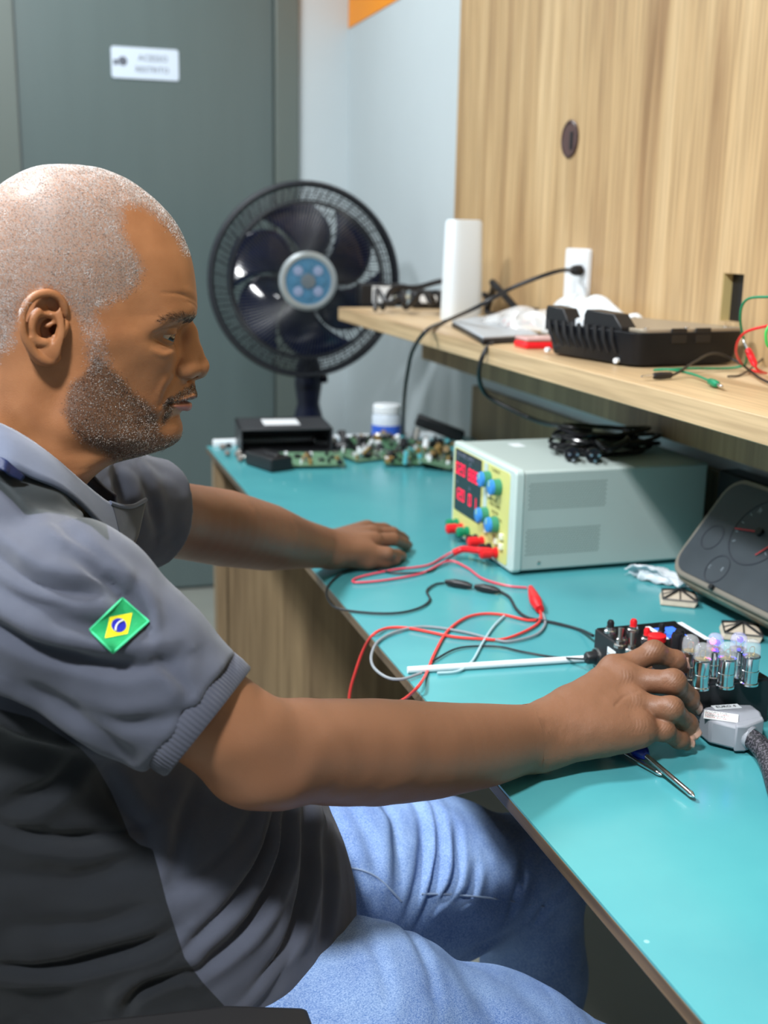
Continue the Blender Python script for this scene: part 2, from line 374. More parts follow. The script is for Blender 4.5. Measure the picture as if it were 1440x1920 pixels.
# ================================================================== POWER SUPPLY
PX0, PX1, PY0, PY1, PZ0, PZ1 = 0.697, 1.030, 1.547, 1.808, 0.756, 0.913
psu = thing('bench_power_supply', 'pale grey-green bench power supply with blue knobs and red digits on the turquoise desk', 'power supply', ((PX0+PX1)/2, (PY0+PY1)/2, ZD))
M_CASE = mat('psu_case', srgb(176, 188, 184), 0.42, bump=0.05, bscale=900)
M_BEZ = mat('psu_bezel', srgb(196, 212, 208), 0.4)
b = MB(world=True); b.box2((PX0+0.014, PY0, PZ0), (PX1, PY1, PZ1)); b.build('case', M_CASE, psu, bevel=0.004)
b = MB(world=True)
def fu(u, v, d=0.0): return Vector((PX0-d, PY1-(PY1-PY0)*u, PZ0+(PZ1-PZ0)*v))
# bezel ring
poly = rrect(PY1-PY0+0.004, PZ1-PZ0+0.004, 0.008)
b.prism(poly, fu(.5, .5), (0, -1, 0), (0, 0, 1), (0.016, 0, 0)); b.build('front_bezel', M_BEZ, psu, bevel=0.003)
def fpoly(u0, v0, u1, v1, r, d0, th, nm, m, **k):
    W, H = (PY1-PY0)*(u1-u0), (PZ1-PZ0)*(v1-v0)
    q = MB(world=True); q.prism(rrect(W, H, r), fu((u0+u1)/2, (v0+v1)/2, d0), (0, -1, 0), (0, 0, 1), (-th, 0, 0)); return q.build(nm, m, psu, **k)
fpoly(.03, .03, .93, .955, .006, .0, .001, 'face_plate', mat('psu_face', srgb(214, 212, 130), .45))
dsp = fpoly(.055, .275, .50, .95, .003, .0008, .0012, 'display_window', mat('psu_glass', srgb(14, 18, 26), .12))
fpoly(.545, .30, .60, .95, .001, .0012, .0006, 'face_stripe', M_BEZ)
dg = MB(world=True)
SEG = {'0': 'abcdef', '1': 'bc', '2': 'abged', '8': 'abcdefg', '5': 'afgcd', '3': 'abgcd', '7': 'abc'}
def seg7(u, v, ch, hw=0.0048, hh=0.0090):
    c = fu(u, v, 0.0024); t = .0018
    S = {'a': (0, hh, hw, t/2), 'g': (0, 0, hw, t/2), 'd': (0, -hh, hw, t/2), 'b': (hw, hh/2, t/2, hh/2), 'c': (hw, -hh/2, t/2, hh/2), 'f': (-hw, hh/2, t/2, hh/2), 'e': (-hw, -hh/2, t/2, hh/2)}
    for k in SEG[ch]:
        x, y, a, h = S[k]; dg.box(c+Vector((0, -x, y)), (0.0006, 2*a, 2*h))
for i, ch in enumerate('020'): seg7(.095+i*.058, .745-.0*i, ch)
M_LED = mat('led_red', srgb(240, 24, 74), .4, emit=srgb(255, 20, 70), emit_s=.8)
dg.build('digits', M_LED, dsp); dg = MB(world=True)
for i, ch in enumerate('888'): seg7(.315+i*.058, .74, ch)
dg.build('digits', M_LED, dsp); dg = MB(world=True)
for i, ch in enumerate('120'): seg7(.095+i*.058, .47, ch)
dg.build('digits', M_LED, dsp); dg = MB(world=True)
for i, ch in enumerate('01'):
    if i: dg.build('digits', M_LED, dsp); dg = MB(world=True)
    seg7(.33+i*.085, .47, ch)
dg.build('digits', M_LED, dsp)
M_GI = mat('grey_ink', srgb(130, 134, 160), .5)
for (u, v, s_) in ((.07, .885, 'DC POWER'), (.27, .885, 'SUPPLY')): tx = MB(world=True); text_mb(tx, s_, fu(u, v, .0022), (0, -1, 0), (0, 0, 1), .009); tx.build('display_lettering', M_GI, dsp)
for (u, v) in ((.09, .83), (.31, .83), (.09, .57), (.31, .57)): tx = MB(world=True); text_mb(tx, 'V' if u < .2 else 'A', fu(u, v, .0022), (0, -1, 0), (0, 0, 1), .010); tx.build('display_lettering', M_GI, dsp)
for (u, v, s_) in ((.66, .90, 'CURRENT'), (.62, .60, 'VOLTAGE'), (.64, .55, 'FINE COARSE'), (.64, .24, 'OUTPUT'), (.68, .48, 'MASTER'), (.70, .43, 'TRACKING')): tx = MB(world=True); text_mb(tx, s_, fu(u, v, .0012), (0, -1, 0), (0, 0, 1), .0075); tx.build('face_lettering', mat('olive_ink', srgb(104, 100, 40), .6), psu)
M_KB = mat('knob_blue', srgb(60, 140, 220), .35); M_KG = mat('knob_teal', srgb(60, 140, 110), .45)
for (u, v) in ((.62, .80), (.78, .775), (.60, .42), (.76, .385)):
    q = MB(world=True); q.lathe([(0.013, 0), (0.0125, .012)], fu(u, v, .001), (-1, 0, 0), mi=1, n=24); q.lathe([(0.0122, .0118), (0.0115, .0165), (0.009, .0175)], fu(u, v, .001), (-1, 0, 0), mi=0, n=24)
    k_ = q.build('knob', [M_KB, M_KG], psu)
    q = MB(world=True); q.box(fu(u, v, .0188)+Vector((0, 0, .006)), (.0008, .0016, .009)); q.build('pointer_line', mat('lime', srgb(206, 240, 90), .4), k_)
for (u, v) in ((.66, .66), (.86, .20), (.62, .27), (.78, .22), (.86, .30)):
    q = MB(world=True); q.box(fu(u, v, .003), (.006, .009, .009)); q.build('push_button', mat('ivory', srgb(236, 236, 214), .4), psu, bevel=.001)
for (u, v, c_, L_) in ((.12, .13, M_GREEN, .02), (.20, .11, M_RED, .028), (.31, .12, M_GREEN, .02), (.46, .10, M_BLACK, .018), (.56, .12, M_RED, .026), (.68, .10, M_BLACK, .018), (.78, .10, M_RED, .028)):
    q = MB(world=True); q.lathe([(.0085, 0), (.0088, .004), (.0065, .005), (.0065, .009), (.0085, .010), (.0085, L_-.002), (.006, L_)], fu(u, v, .001), (-1, 0, 0), n=18); q.build('binding_post', c_, psu)
M_VENT = mat('vent', srgb(150, 160, 160), .5)
for (z0_, z1_) in ((.862, .905), (.790, .833)):
    q = MB(world=True); xa, xb = (.722, .852) if z0_ > .85 else (.720, .845)
    nx, nz = 28, 12
    for i in range(nx):
        for j in range(nz):
            x = xa+(xb-xa)*(i+(.5 if j % 2 else 0))/nx; z = z0_-.01+(z1_-z0_)*(j+.5)/nz
            q.cyl((x, PY0-.0001, z), (x, PY0+.0004, z), .0014, n=6)
    q.build('vent_grille', mat('vent_dark', srgb(116, 128, 124), .7), psu)
q = MB(world=True); q.lathe([(.003, 0), (.003, .001), (.001, .0015)], (.742, PY0, .768), (0, -1, 0), n=12); q.build('screw', M_STEEL, psu)
for x in (PX0+.04, PX1-.04):
    for y in (PY0+.03, PY1-.03):
        q = MB(world=True); q.cyl((x, y, ZD), (x, y, PZ0+.001), .009, n=14); q.build('foot', M_BLACKR, psu)
q = MB(world=True); q.box2((.78, 1.74, PZ1-.0005), (.80, 1.77, PZ1+.0003)); q.build('sticker', M_WHITE, psu)

# mains cords bundled on top of the supply
cb = thing('power_cord_bundle', 'tangled black mains cords with a plug heaped on the power supply', 'cable', (.90, 1.66, PZ1))
q = MB(world=True); R = random.Random(3)
for k in range(7):
    cx, cy = .905+R.uniform(-.012, .012), 1.665+R.uniform(-.012, .012); a_, b2 = .075+R.uniform(-.012, .012), .035+R.uniform(-.01, .01); z = PZ1+.0045+k*.0052; ph = R.uniform(0, 6)
    pts = []
    for i in range(22):
        t = 2*math.pi*i/22; pts.append((cx+a_*math.cos(t)+.004*math.sin(3*t+ph), cy+b2*math.sin(t)*1.1-.25*a_*math.cos(t)*.3, z+.004*math.sin(2*t+ph)*(k > 0)))
    q.tube(pts, .0036, n=8, closed=True, smooth=3)
q.build('cord_coil', M_BLACKG, cb)
q = MB(world=True); q.tube([(.865, 1.66, PZ1+.02), (.868, 1.615, PZ1+.026), (.872, 1.59, PZ1+.02), (.91, 1.60, PZ1+.03), (.94, 1.66, PZ1+.03)], .0055, smooth=6); q.build('cable_tie', M_BLACKG, cb)
for (x, y, a_) in ((.815, 1.60, .5), (.845, 1.585, -.4)):
    q = MB(world=True); dx, dy = math.cos(a_), math.sin(a_); c_ = Vector((x, y, PZ1+.0125)); ax = Vector((-dx*.35, -.93, .0)).normalized()
    q.lathe([(.006, -.035), (.011, -.015), (.0125, 0), (.0115, .004)], c_, ax, n=18); pl_ = q.build('plug', M_BLACKG, cb)
    q = MB(world=True); s_ = ax.cross(Vector((0, 0, 1))).normalized()
    for o_ in (s_*.006+Vector((0, 0, .003)), -s_*.006+Vector((0, 0, .003)), Vector((0, 0, -.006))): q.cyl(c_+ax*.003+o_, c_+ax*.019+o_, .0024, n=10)
    q.build('plug_pin', M_METAL, pl_)

# ================================================================== CABLES
def cable(name, pts, r, m, label, cat='cable', group=None, k=8, n=8):
    q = MB(); q.tube(pts, r, n=n, smooth=k); o = q.build(name, m, smooth=60); return tag(o, label, cat, group)
# cord from the wall outlet over the shelf edge down behind the supply
p = [atX(1076, 506, 1.05), atY(1040, 510, 2.0), atY(960, 540, 2.02), atY(890, 578, 2.05), atZ(832, 604, 1.0755), atZ(800, 620, 1.076), atX(775, 655, .762), atX(764, 700, .78), atX(757, 760, .82), atZ(756, 822, .757)]
cable('outlet_cord', p, .0042, M_BLACK, 'black cord running from the wall outlet down over the shelf edge')
p = [atZ(1030, 632, 1.0745), atZ(960, 622, 1.0745), atZ(925, 640, 1.0745), atX(905, 668, .765), atX(898, 705, .768), atX(912, 740, .80), atX(960, 768, .84), atX(1010, 790, .87), atZ(1060, 800, .955), atZ(1110, 808, .950)]
cable('draped_cord', p, .0042, M_BLACK, 'black cord draped off the shelf down to the cords on the supply')

# ================================================================== ON THE SHELF
ZS = 1.070
# outlet plate
oc = (atX(1068, 467, XP)+atX(1106, 575, XP))/2
ot = thing('wall_outlet', 'tall white outlet plate on the oak panel with a black plug in it', 'outlet', (XP, oc.y, 1.17))
zt = atX(1090, 466, XP).z; yl, yr = atX(1068, 500, XP).y, atX(1110, 500, XP).y
q = MB(world=True); q.prism(rrect(yl-yr, zt-ZS-.002, .006), (XP, (yl+yr)/2, (zt+ZS+.002)/2), (0, -1, 0), (0, 0, 1), (-.011, 0, 0)); q.build('plate', M_WHITE, ot, bevel=.002)
q = MB(world=True); pp = atX(1078, 507, 1.05); q.lathe([(.005, -.006), (.009, 0), (.011, .008), (.011, .018), (.006, .022)], (1.045, pp.y, pp.z), (1, 0, 0), n=16); q.build('plug', M_BLACK, ot)
# white upright box
c_ = atZ(868, 600, ZS)
rt = thing('white_device', 'tall white plastic device standing upright near the far end of the shelf', 'device', (c_.x-.005, c_.y, ZS), .25)
q = MB(); sec = [(.044, .026, 0), (.0455, .027, .004), (.044, .025, .10), (.041, .022, .212), (.037, .018, .218)]
n_ = 40; vs = []
for (hx, hy, z) in sec:
    for i in range(n_):
        t = 2*math.pi*i/n_; cx, sy = math.cos(t), math.sin(t); e = .45
        vs.append((hx*math.copysign(abs(cx)**e, cx), hy*math.copysign(abs(sy)**e, sy), z))
fs = [(k*n_+i, k*n_+(i+1) % n_, (k+1)*n_+(i+1) % n_, (k+1)*n_+i) for k in range(len(sec)-1) for i in range(n_)]+[tuple(range(n_-1, -1, -1)), tuple((len(sec)-1)*n_+i for i in range(n_))]
q.add(vs, fs); q.build('body', mat('router_white', srgb(222, 230, 236), .4), rt)
q = MB(); q.box((.036, 0, .14), (.003, .012, .02)); q.build('side_button', M_WHITE, rt, bevel=.001)
# black adapter and small boxes at the far end
c_ = (atZ(672, 572, ZS)+atZ(770, 575, ZS))/2
ad = thing('black_adapter_box', 'small black box with a white label at the shelf end nearest the fan', 'box', (c_.x, c_.y+.03, ZS), -.1)
q = MB(); q.box((0, 0, .028), (.125, .07, .056)); q.build('case', M_BLACK, ad, bevel=.003)
q = MB(); q.box((-.005, -.0356, .030), (.052, .001, .042)); q.build('label_sticker', M_WHITE, ad)
q = MB(); q.tube([(.03, -.035, .02), (.06, -.05, .024), (.08, -.03, .02)], .006, smooth=5); q.build('strain_relief', mat('putty', srgb(196, 194, 176), .5), ad)
c_ = atZ(800, 578, ZS)
a2 = thing('black_adapter', 'rounded black adapter with a white sticker lying left of the white device', 'adapter', (c_.x, c_.y+.0, ZS), -.2)
q = MB(); q.box((0, 0, .023), (.085, .05, .046)); q.build('case', M_BLACK, a2, bevel=.010, seg=4)
q = MB(); q.prism(rrect(.044, .020, .008), (0, -.0255, .025), (1, 0, 0), (0, 0, 1), (0, -.001, 0)); q.build('label_sticker', M_WHITE, a2)
# black cable heap behind
q = MB(); c0 = Vector((.98, 2.68, ZS)); R = random.Random(11)
pts = [(.80+.30*i/30, 2.62+.035*math.sin(i*.9)+R.uniform(-.02, .02), ZS+.010+.022*abs(math.sin(i*.7))+.012*(i % 3)) for i in range(31)]
q.tube(pts, .0055, smooth=5); q.tube([(.83, 2.66, ZS+.01), (.87, 2.7, ZS+.055), (.93, 2.7, ZS+.058), (1.0, 2.68, ZS+.075), (1.03, 2.62, ZS+.05), (1.05, 2.58, ZS+.01)], .007, smooth=6)
q.tube([(1.06, 2.34, ZS+.008), (1.04, 2.40, ZS+.05), (1.03, 2.46, ZS+.08), (1.05, 2.50, ZS+.07), (1.06, 2.56, ZS+.01), (1.03, 2.42, ZS+.008)], .008, smooth=6)
o = q.build('cable_heap', M_BLACK); tag(o, 'heap of black cables behind the white device on the shelf', 'cable')
q = MB(); q.box((0, 0, .018), (.05, .035, .036)); q.box((.0, -.018, .018), (.018, .003, .016), 1); o = q.build('dark_adapter', [M_BLACK, M_WHITE], bevel=.006); o.location = (1.04, 2.30, ZS); tag(o, 'dark adapter with a pale spot at the wall right of the white device', 'adapter')
# cardboard ring/tape beside
q = MB(); q.lathe([(.020, 0), (.026, 0), (.026, .014), (.020, .014)], (.985, 2.36, ZS), (0, 0, 1), close=True); o = q.build('masking_tape', mat('kraft', srgb(186, 154, 92), .6)); tag(o, 'tan roll of tape lying beside the white device', 'tape')
# black slab with silver top (tablet-like)
A, B, Cc, D_ = [atZ(*p, ZS+.012) for p in ((847, 603), (905, 634), (1010, 628), (930, 590))]
q = MB(); ctr = (A+B+Cc+D_)/4
tb = thing('flat_tablet', 'flat grey-topped black tablet lying on the shelf beside the red case', 'tablet', (ctr.x, ctr.y, ZS))
pl4 = [A, B, Cc, D_]
q = MB(world=True); q.prism([(p.x, p.y) for p in pl4], (0, 0, ZS), (1, 0, 0), (0, 1, 0), (0, 0, .010)); q.build('body', M_BLACK, tb, bevel=.003)
q = MB(world=True); q.prism([((p.x-ctr.x)*.985+ctr.x, (p.y-ctr.y)*.985+ctr.y) for p in pl4], (0, 0, ZS+.010), (1, 0, 0), (0, 1, 0), (0, 0, .004)); q.build('cover', mat('grey_cover', srgb(178, 186, 194), .35), tb, bevel=.001)
# clear plastic bag
def blob(name, c, sx, sy, h, m, label, cat, seed=1, n=36, rough=.35):
    R = np.random.default_rng(seed); ph = R.uniform(0, 6.28, (8, 3)); fr_ = R.uniform(2, 9, (8, 2))
    def fn(u, v):
        x, y = (u-.5)*2, (v-.5)*2; e = max(0, 1-(abs(x)**3+abs(y)**3))
        z = h*e**.5*(1+rough*sum(math.sin(fr_[k, 0]*x+fr_[k, 1]*y+ph[k, 0])*.3 for k in range(8))) if e > 0 else 0
        w_ = 1+.12*math.sin(5*math.atan2(y, x)+ph[0, 1])
        return (c[0]+x*sx*w_, c[1]+y*sy*w_, c[2]+.0008+max(0, z))
    q = MB(); q.grid(fn, n, n); o = q.build(name, m, smooth=30); o.modifiers.new('s', 'SOLIDIFY').thickness = .0006
    return tag(o, label, cat)
M_CLEAR = mat('clear_plastic', (1, 1, 1), .12, trans=.0, alpha=.30, coat=.6)
blob('plastic_bag', (.955, 2.09, ZS+.014), .062, .12, .028, M_CLEAR, 'crumpled clear plastic bag of small parts on the grey tablet', 'bag', 4)
q = MB(); R = random.Random(5)
for k in range(7):
    a_, b2 = R.uniform(-.045, .045), R.uniform(-.08, .08); q.cyl((.95+a_, 2.09+b2, ZS+.018), (.95+a_+R.uniform(-.02, .02), 2.09+b2+.02, ZS+.019), .0028, n=8, mi=k % 2)
o = q.build('bagged_parts', [mat('pinkred', srgb(206, 96, 90), .5), M_METAL]); tag(o, 'small red and silver parts inside the clear bag', 'parts'); o['kind'] = 'stuff'
# red case
A = atZ(957, 651, ZS); B = atZ(1020, 655, ZS)
q = MB(world=True); rc = thing('red_case', 'small bright red case with a clear lid lying in front of the tablet', 'case', (A.x+.045, A.y-.005, ZS), .0)
q = MB(); q.box((0.02, -.01, .006), (.11, .052, .012)); q.build('tray', mat('red_case', srgb(238, 34, 44), .3), rc, bevel=.004, seg=3)
q = MB(); q.box((0.02, -.01, .016), (.108, .050, .007)); q.build('lid', mat('rose_lid', srgb(198, 160, 158), .25), rc, bevel=.003)

# open black housing with grey lid
ec = thing('electronic_housing', 'black finned electronic housing with a flat grey metal lid on the shelf', 'housing', (1.0, 1.70, ZS))
base = [atZ(1024, 664, ZS), atZ(1190, 691, ZS), atZ(1386, 684, ZS)]
P0, P1, P2 = base; P3 = P0+(P2-P1)*.92
def lerp(a, b, t): return a+(b-a)*t
hgt = .052
q = MB(world=True)
bot = [P0, P1, P2, P3]; ctr = sum(bot, Vector())/4
def scl(p, s, dz): return Vector((ctr.x+(p.x-ctr.x)*s, ctr.y+(p.y-ctr.y)*s, ZS+dz))
def chamf(pts, c):
    out = []
    for i, p in enumerate(pts):
        a_ = pts[i-1]; b2 = pts[(i+1) % len(pts)]
        out += [p+(a_-p).normalized()*c, p+((a_-p).normalized()+(b2-p).normalized())*c*.35, p+(b2-p).normalized()*c]
    return out
L0 = chamf([scl(p, .98, .003) for p in bot], .018); L1 = chamf([scl(p, 1.0, .012) for p in bot], .018); L2 = chamf([scl(p, 1.07, hgt) for p in bot], .018)
L3 = chamf([scl(p, 1.03, hgt) for p in bot], .016); L4 = chamf([scl(p, .96, .010) for p in bot], .014)
n_ = len(L0); rings = [L0, L1, L2, L3, L4]
fs = [(k*n_+i, k*n_+(i+1) % n_, (k+1)*n_+(i+1) % n_, (k+1)*n_+i) for k in range(4) for i in range(n_)]+[tuple(range(n_-1, -1, -1)), tuple(4*n_+i for i in range(n_))]
q.add([v for r_ in rings for v in r_], fs); q.build('tray', mat('housing_black', (.007, .008, .011), .38, spec=.3), ec, bevel=.0012)
q = MB(world=True)
for k in range(9):
    p_ = lerp(P0, P1, .10+k*.085); nrm = Vector(((P1-P0).y, -(P1-P0).x, 0)).normalized()
    if nrm.x > 0: nrm = -nrm
    o_ = scl(p_, 1.01, .018)+nrm*.003; o1 = scl(p_, 1.06, hgt+.004)+nrm*.001+(P1-P0).normalized()*-.006
    o_ += (P1-P0).normalized()*.008
    q.tube([o_, lerp(o_, o1, .5)+nrm*.004, o1], [.0016, .003, .0034], n=6)
q.build('cooling_fin', M_BLACK, ec)
bpy.data.objects['cooling_fin']['kind'] = 'stuff'
for (t0, t1, hh) in ((.0, .26, .036), (.44, .84, .036)):
    q = MB(world=True); a_, b2 = scl(lerp(P0, P1, t0), 1.03, 0), scl(lerp(P0, P1, t1), 1.03, 0); d_ = (b2-a_).normalized(); Lg = (b2-a_).length; inn = (P3-P0).normalized()*.030
    o_ = Vector((a_.x, a_.y, ZS+hgt-.012))
    q.prism([(0, 0), (Lg, 0), (Lg, hh*.5), (Lg*.78, hh), (Lg*.06, hh+.003), (0, hh*.85)], o_, d_, (0, 0, 1), inn*.9); q.build('connector_shroud', M_BLACK, ec, bevel=.0015)
q = MB(world=True)
for k in range(12):
    t = .27+.14*random.Random(k).random(); s_ = random.Random(k+50).random(); p_ = lerp(lerp(P0, P1, t), lerp(P3, P2, t), .04+.18*s_)
    q.box((p_.x, p_.y, ZS+hgt+.004+.006*s_), (.007, .010, .010), k % 2)
o = q.build('terminal_block', [M_STEEL, M_WHITE], ec)
q = MB(world=True)
cc = [scl(lerp(P0, P1, .42)+(P3-P0)*.10, 1.0, hgt+.001), scl(P1+(P3-P0)*.06, 1.02, hgt+.001), scl(P2, 1.03, hgt+.001), scl(P3, 1.03, hgt+.001), scl(lerp(P0, P3, .6), 1.02, hgt+.001)]
q.prism([(p.x, p.y) for p in chamf(cc, .010)], (0, 0, ZS+hgt-.001), (1, 0, 0), (0, 1, 0), (0, 0, .006)); q.build('metal_lid', mat('lid_grey', srgb(168, 156, 138), .38, .35), ec, bevel=.0012)
q = MB(world=True)
for t in (.12, .5, .88):
    for e_ in (0, 1):
        p_ = lerp(lerp(P1, P2, t), lerp(P0, P3, t), .04+.9*e_ if not (e_ and t < .3) else .5); z = ZS+hgt+.005; q.lathe([(.0042, 0), (.0042, .0015), (.002, .0026)], (p_.x, p_.y, z), (0, 0, 1), n=12)
q.build('lid_screw', M_METAL, ec); bpy.data.objects['lid_screw']['kind'] = 'stuff'
for t in (.30, .52):
    q = MB(world=True); a_ = scl(lerp(P1, P2, t), 1.035, hgt-.012); d_ = (P2-P1).normalized(); q.prism([(0, -.004), (.028, -.004), (.028, .018), (0, .018)], a_, d_, (0, 0, 1), Vector((d_.y, -d_.x, 0))*.003); q.build('clip', M_BLACK, ec, bevel=.001)
for p_ in (lerp(P0, P1, .03), lerp(P0, P1, .82)):
    q = MB(world=True); s_ = scl(p_, 1.0, .008); q.cyl(s_, s_+Vector((-.006, -.003, 0)), .004, n=12); q.build('side_screw', M_WHITE, ec)
# white cloth behind the housing
A = atX(1075, 560, 1.05); B = atX(1325, 590, 1.05)
def cloth(u, v):
    y = A.y+(B.y-A.y)*u; top = .030+.050*math.sin(math.pi*min(1, u*1.1+.22))**.8*(1-.35*u)+.006*math.sin(u*23)+.004*math.sin(u*41+2)
    prof = math.sin(math.pi*v); x = 1.028+.045*(v-.5)*2*(1-.1*u); return (x+.004*math.sin(u*31+v*5), y, ZS+.001+max(0, top*prof**.6))
q = MB(); q.grid(cloth, 70, 26); o = q.build('white_cloth', mat('cloth_white', srgb(226, 232, 236), .85, bump=.3, bscale=500), smooth=180); tag(o, 'crumpled white cloth piled against the panel behind the black housing', 'cloth')
# test leads on the shelf
def lead(name, pts, m, label, plug_m=None, r=.0018, mi_end=True, end_r=.0045):
    t = thing(name, label, 'test lead', tuple(pts[0]))
    q = MB(world=True); q.tube(pts, r, smooth=8); q.build('wire', m, t, smooth=60)
    if plug_m:
        a_, b2 = Vector(pts[0]), Vector(pts[1]); d_ = (a_-b2).normalized()
        q = MB(world=True); q.lathe([(.0022, -.034), (.0045, -.030), (.0052, -.012), (end_r, -.002), (.003, 0)], a_, d_, n=14); q.build('plug_sleeve', plug_m, t)
        q = MB(world=True); q.lathe([(.0018, 0), (.0024, .008), (.0020, .019), (.0008, .021)], a_, d_, n=12); q.build('plug_pin', M_METAL, t)
    return t
z = ZS+.006
G1 = [atZ(1345, 721, z), atZ(1300, 702, z), atZ(1255, 693, z+.004), atZ(1228, 694, z), atZ(1290, 691, z), atZ(1380, 689, z), atZ(1400, 670, z+.02), atY(1388, 600, 1.37), atY(1400, 562, 1.35), atY(1450, 556, 1.30)]
lead('green_test_lead', G1, M_GREEN, 'green test lead with a banana plug lying along the shelf front', M_GREEN)
K1 = [atZ(1225, 705, z), atZ(1262, 703, z), atZ(1300, 680, z+.012), atZ(1340, 662, z+.02), atZ(1385, 680, z+.006), atZ(1430, 712, z), atZ(1480, 730, z)]
lead('black_test_lead', K1, M_BLACK, 'black test lead with a pale banana tip beside the green one', M_BLACK)
R1 = [atY(1402, 655, 1.36), atY(1418, 690, 1.33), atZ(1437, 700, z), atZ(1400, 690, z), atZ(1380, 660, z+.03), atY(1395, 625, 1.33), atY(1450, 608, 1.28)]
lead('red_test_lead', R1, M_RED, 'red test lead with a red plug at the shelf\'s right end', M_RED)
K2 = [atZ(1365, 706, ZS+.003), atZ(1395, 700, ZS+.003), atZ(1445, 660, ZS+.02), atY(1470, 640, 1.2)]
cable('thin_black_wire', K2, .0014, M_BLACK, 'thin black wire crossing the red lead on the shelf', 'wire')
cable('green_wire_loop', [atY(1442, 610, 1.22), atY(1436, 625, 1.22), atY(1438, 645, 1.22), atY(1446, 652, 1.22), atY(1462, 650, 1.22)], .0018, mat('bright_green', srgb(70, 190, 90), .4), 'loop of bright green wire at the very right edge above the shelf', 'wire')

# ================================================================== INSTRUMENT CLUSTER
Q0 = Vector((.884, 1.412, .781)); ey = Vector((.03, -1, 0)).normalized(); eu = (atY(1392, 900, 1.40)-Q0); eu = Vector((eu.x, 0, eu.z+.004))
H_ = eu.length; eu.normalize(); en = eu.cross(ey).normalized()
if en.x > 0: en = -en
ic = thing('instrument_cluster', 'vehicle instrument cluster leaning back on the desk with a dark dusty face', 'instrument cluster', tuple(Q0-Vector((0, 0, .036))))
Wd = .36
def icp(u, v, d=0): return Q0+ey*u+eu*v+en*d
def rpoly(u0, v0, u1, v1, r): return [(x, y) for x, y in rrect(u1-u0, v1-v0, r, 6, (u0+u1)/2, (v0+v1)/2)]
q = MB(world=True); q.prism(rpoly(0, 0, Wd, H_, .035), Q0-en*.035, ey, eu, en*.035); q.build('housing', mat('cluster_dusty', srgb(140, 130, 114), .6, noise=.3, nscale=60), ic, bevel=.006, seg=3)
q = MB(world=True); q.prism(rpoly(.004, .004, Wd-.004, H_-.004, .033), Q0, ey, eu, en*.008); q.build('rim', mat('cluster_rim', srgb(120, 114, 104), .5), ic, bevel=.003, seg=3)
q = MB(world=True); q.prism(rpoly(.012, .012, Wd-.012, H_-.012, .028), Q0+en*.008, ey, eu, en*.0015); fc = q.build('dial_face', mat('cluster_face', srgb(56, 62, 68), .40, noise=.35, nscale=14), ic)
def ring(mb, u, v, r, t, d, mi=0):
    c_ = icp(u, v, d); mb.lathe([(r-t, 0), (r, 0), (r, .0008), (r-t, .0008)], c_, en, n=40, close=True, mi=mi)
q = MB(world=True); ring(q, .128, H_*.60, .052, .002, .0095); ring(q, .10, H_*.20, .022, .0015, .0095); ring(q, .05, H_*.42, .020, .0015, .0095); ring(q, .255, H_*.55, .06, .002, .0095); q.build('dial_ring', mat('dial_ring', srgb(46, 50, 58), .4), ic)
q = MB(world=True)
for (u, v, r) in ((.128, .6*H_, .045),):
    for k in range(13):
        a_ = math.radians(215-k*250/12); p0 = icp(u+r*math.cos(a_), v+r*math.sin(a_), .0098); p1 = icp(u+(r-.005)*math.cos(a_), v+(r-.005)*math.sin(a_), .0098); q.cyl(p0, p1, .0006, n=5)
M_DI = mat('dial_ink', srgb(150, 160, 168), .5); q.build('dial_ticks', M_DI, ic); q = MB(world=True); text_mb(q, 'H', icp(.098, .6*H_+.025, .010), ey, eu, .010); q.build('dial_letter', M_DI, ic); q = MB(world=True); text_mb(q, 'F', icp(.118, .6*H_+.032, .010), ey, eu, .010); q.build('dial_letter', M_DI, ic); q = MB(world=True); text_mb(q, 'C', icp(.082, .18*H_, .010), ey, eu, .007); q.build('dial_letter', M_DI, ic); q = MB(world=True); text_mb(q, 'E', icp(.108, .2*H_, .010), ey, eu, .008)
q.build('dial_letter', M_DI, ic)
q = MB(world=True); q.tube([icp(.128, .6*H_, .012), icp(.082, .6*H_-.008, .012)], [.0016, .0008], n=6); q.tube([icp(.17, .6*H_-.003, .012), icp(.150, .42*H_, .012)], [.0016, .0008], n=6); q.build('needle', mat('needle_red', srgb(186, 50, 52), .4), ic)
q = MB(world=True); q.cyl(icp(.128, .6*H_, .0095), icp(.128, .6*H_, .014), .006, n=16); q.build('hub', M_BLACK, ic); q = MB(world=True); q.cyl(icp(.115, .05*H_, .0095), icp(.115, .05*H_, .014), .004, n=14); q.build('reset_knob', M_BLACK, ic)
q = MB(world=True); q.box(icp(.155, .6*H_+.032, .0102), (.02, .004, .0006), R=Matrix((ey, eu, en)).transposed()); q.build('green_mark', M_GREEN, ic)
M_FEET = mat('foot_beige', srgb(196, 182, 164), .7, noise=.25, nscale=80)
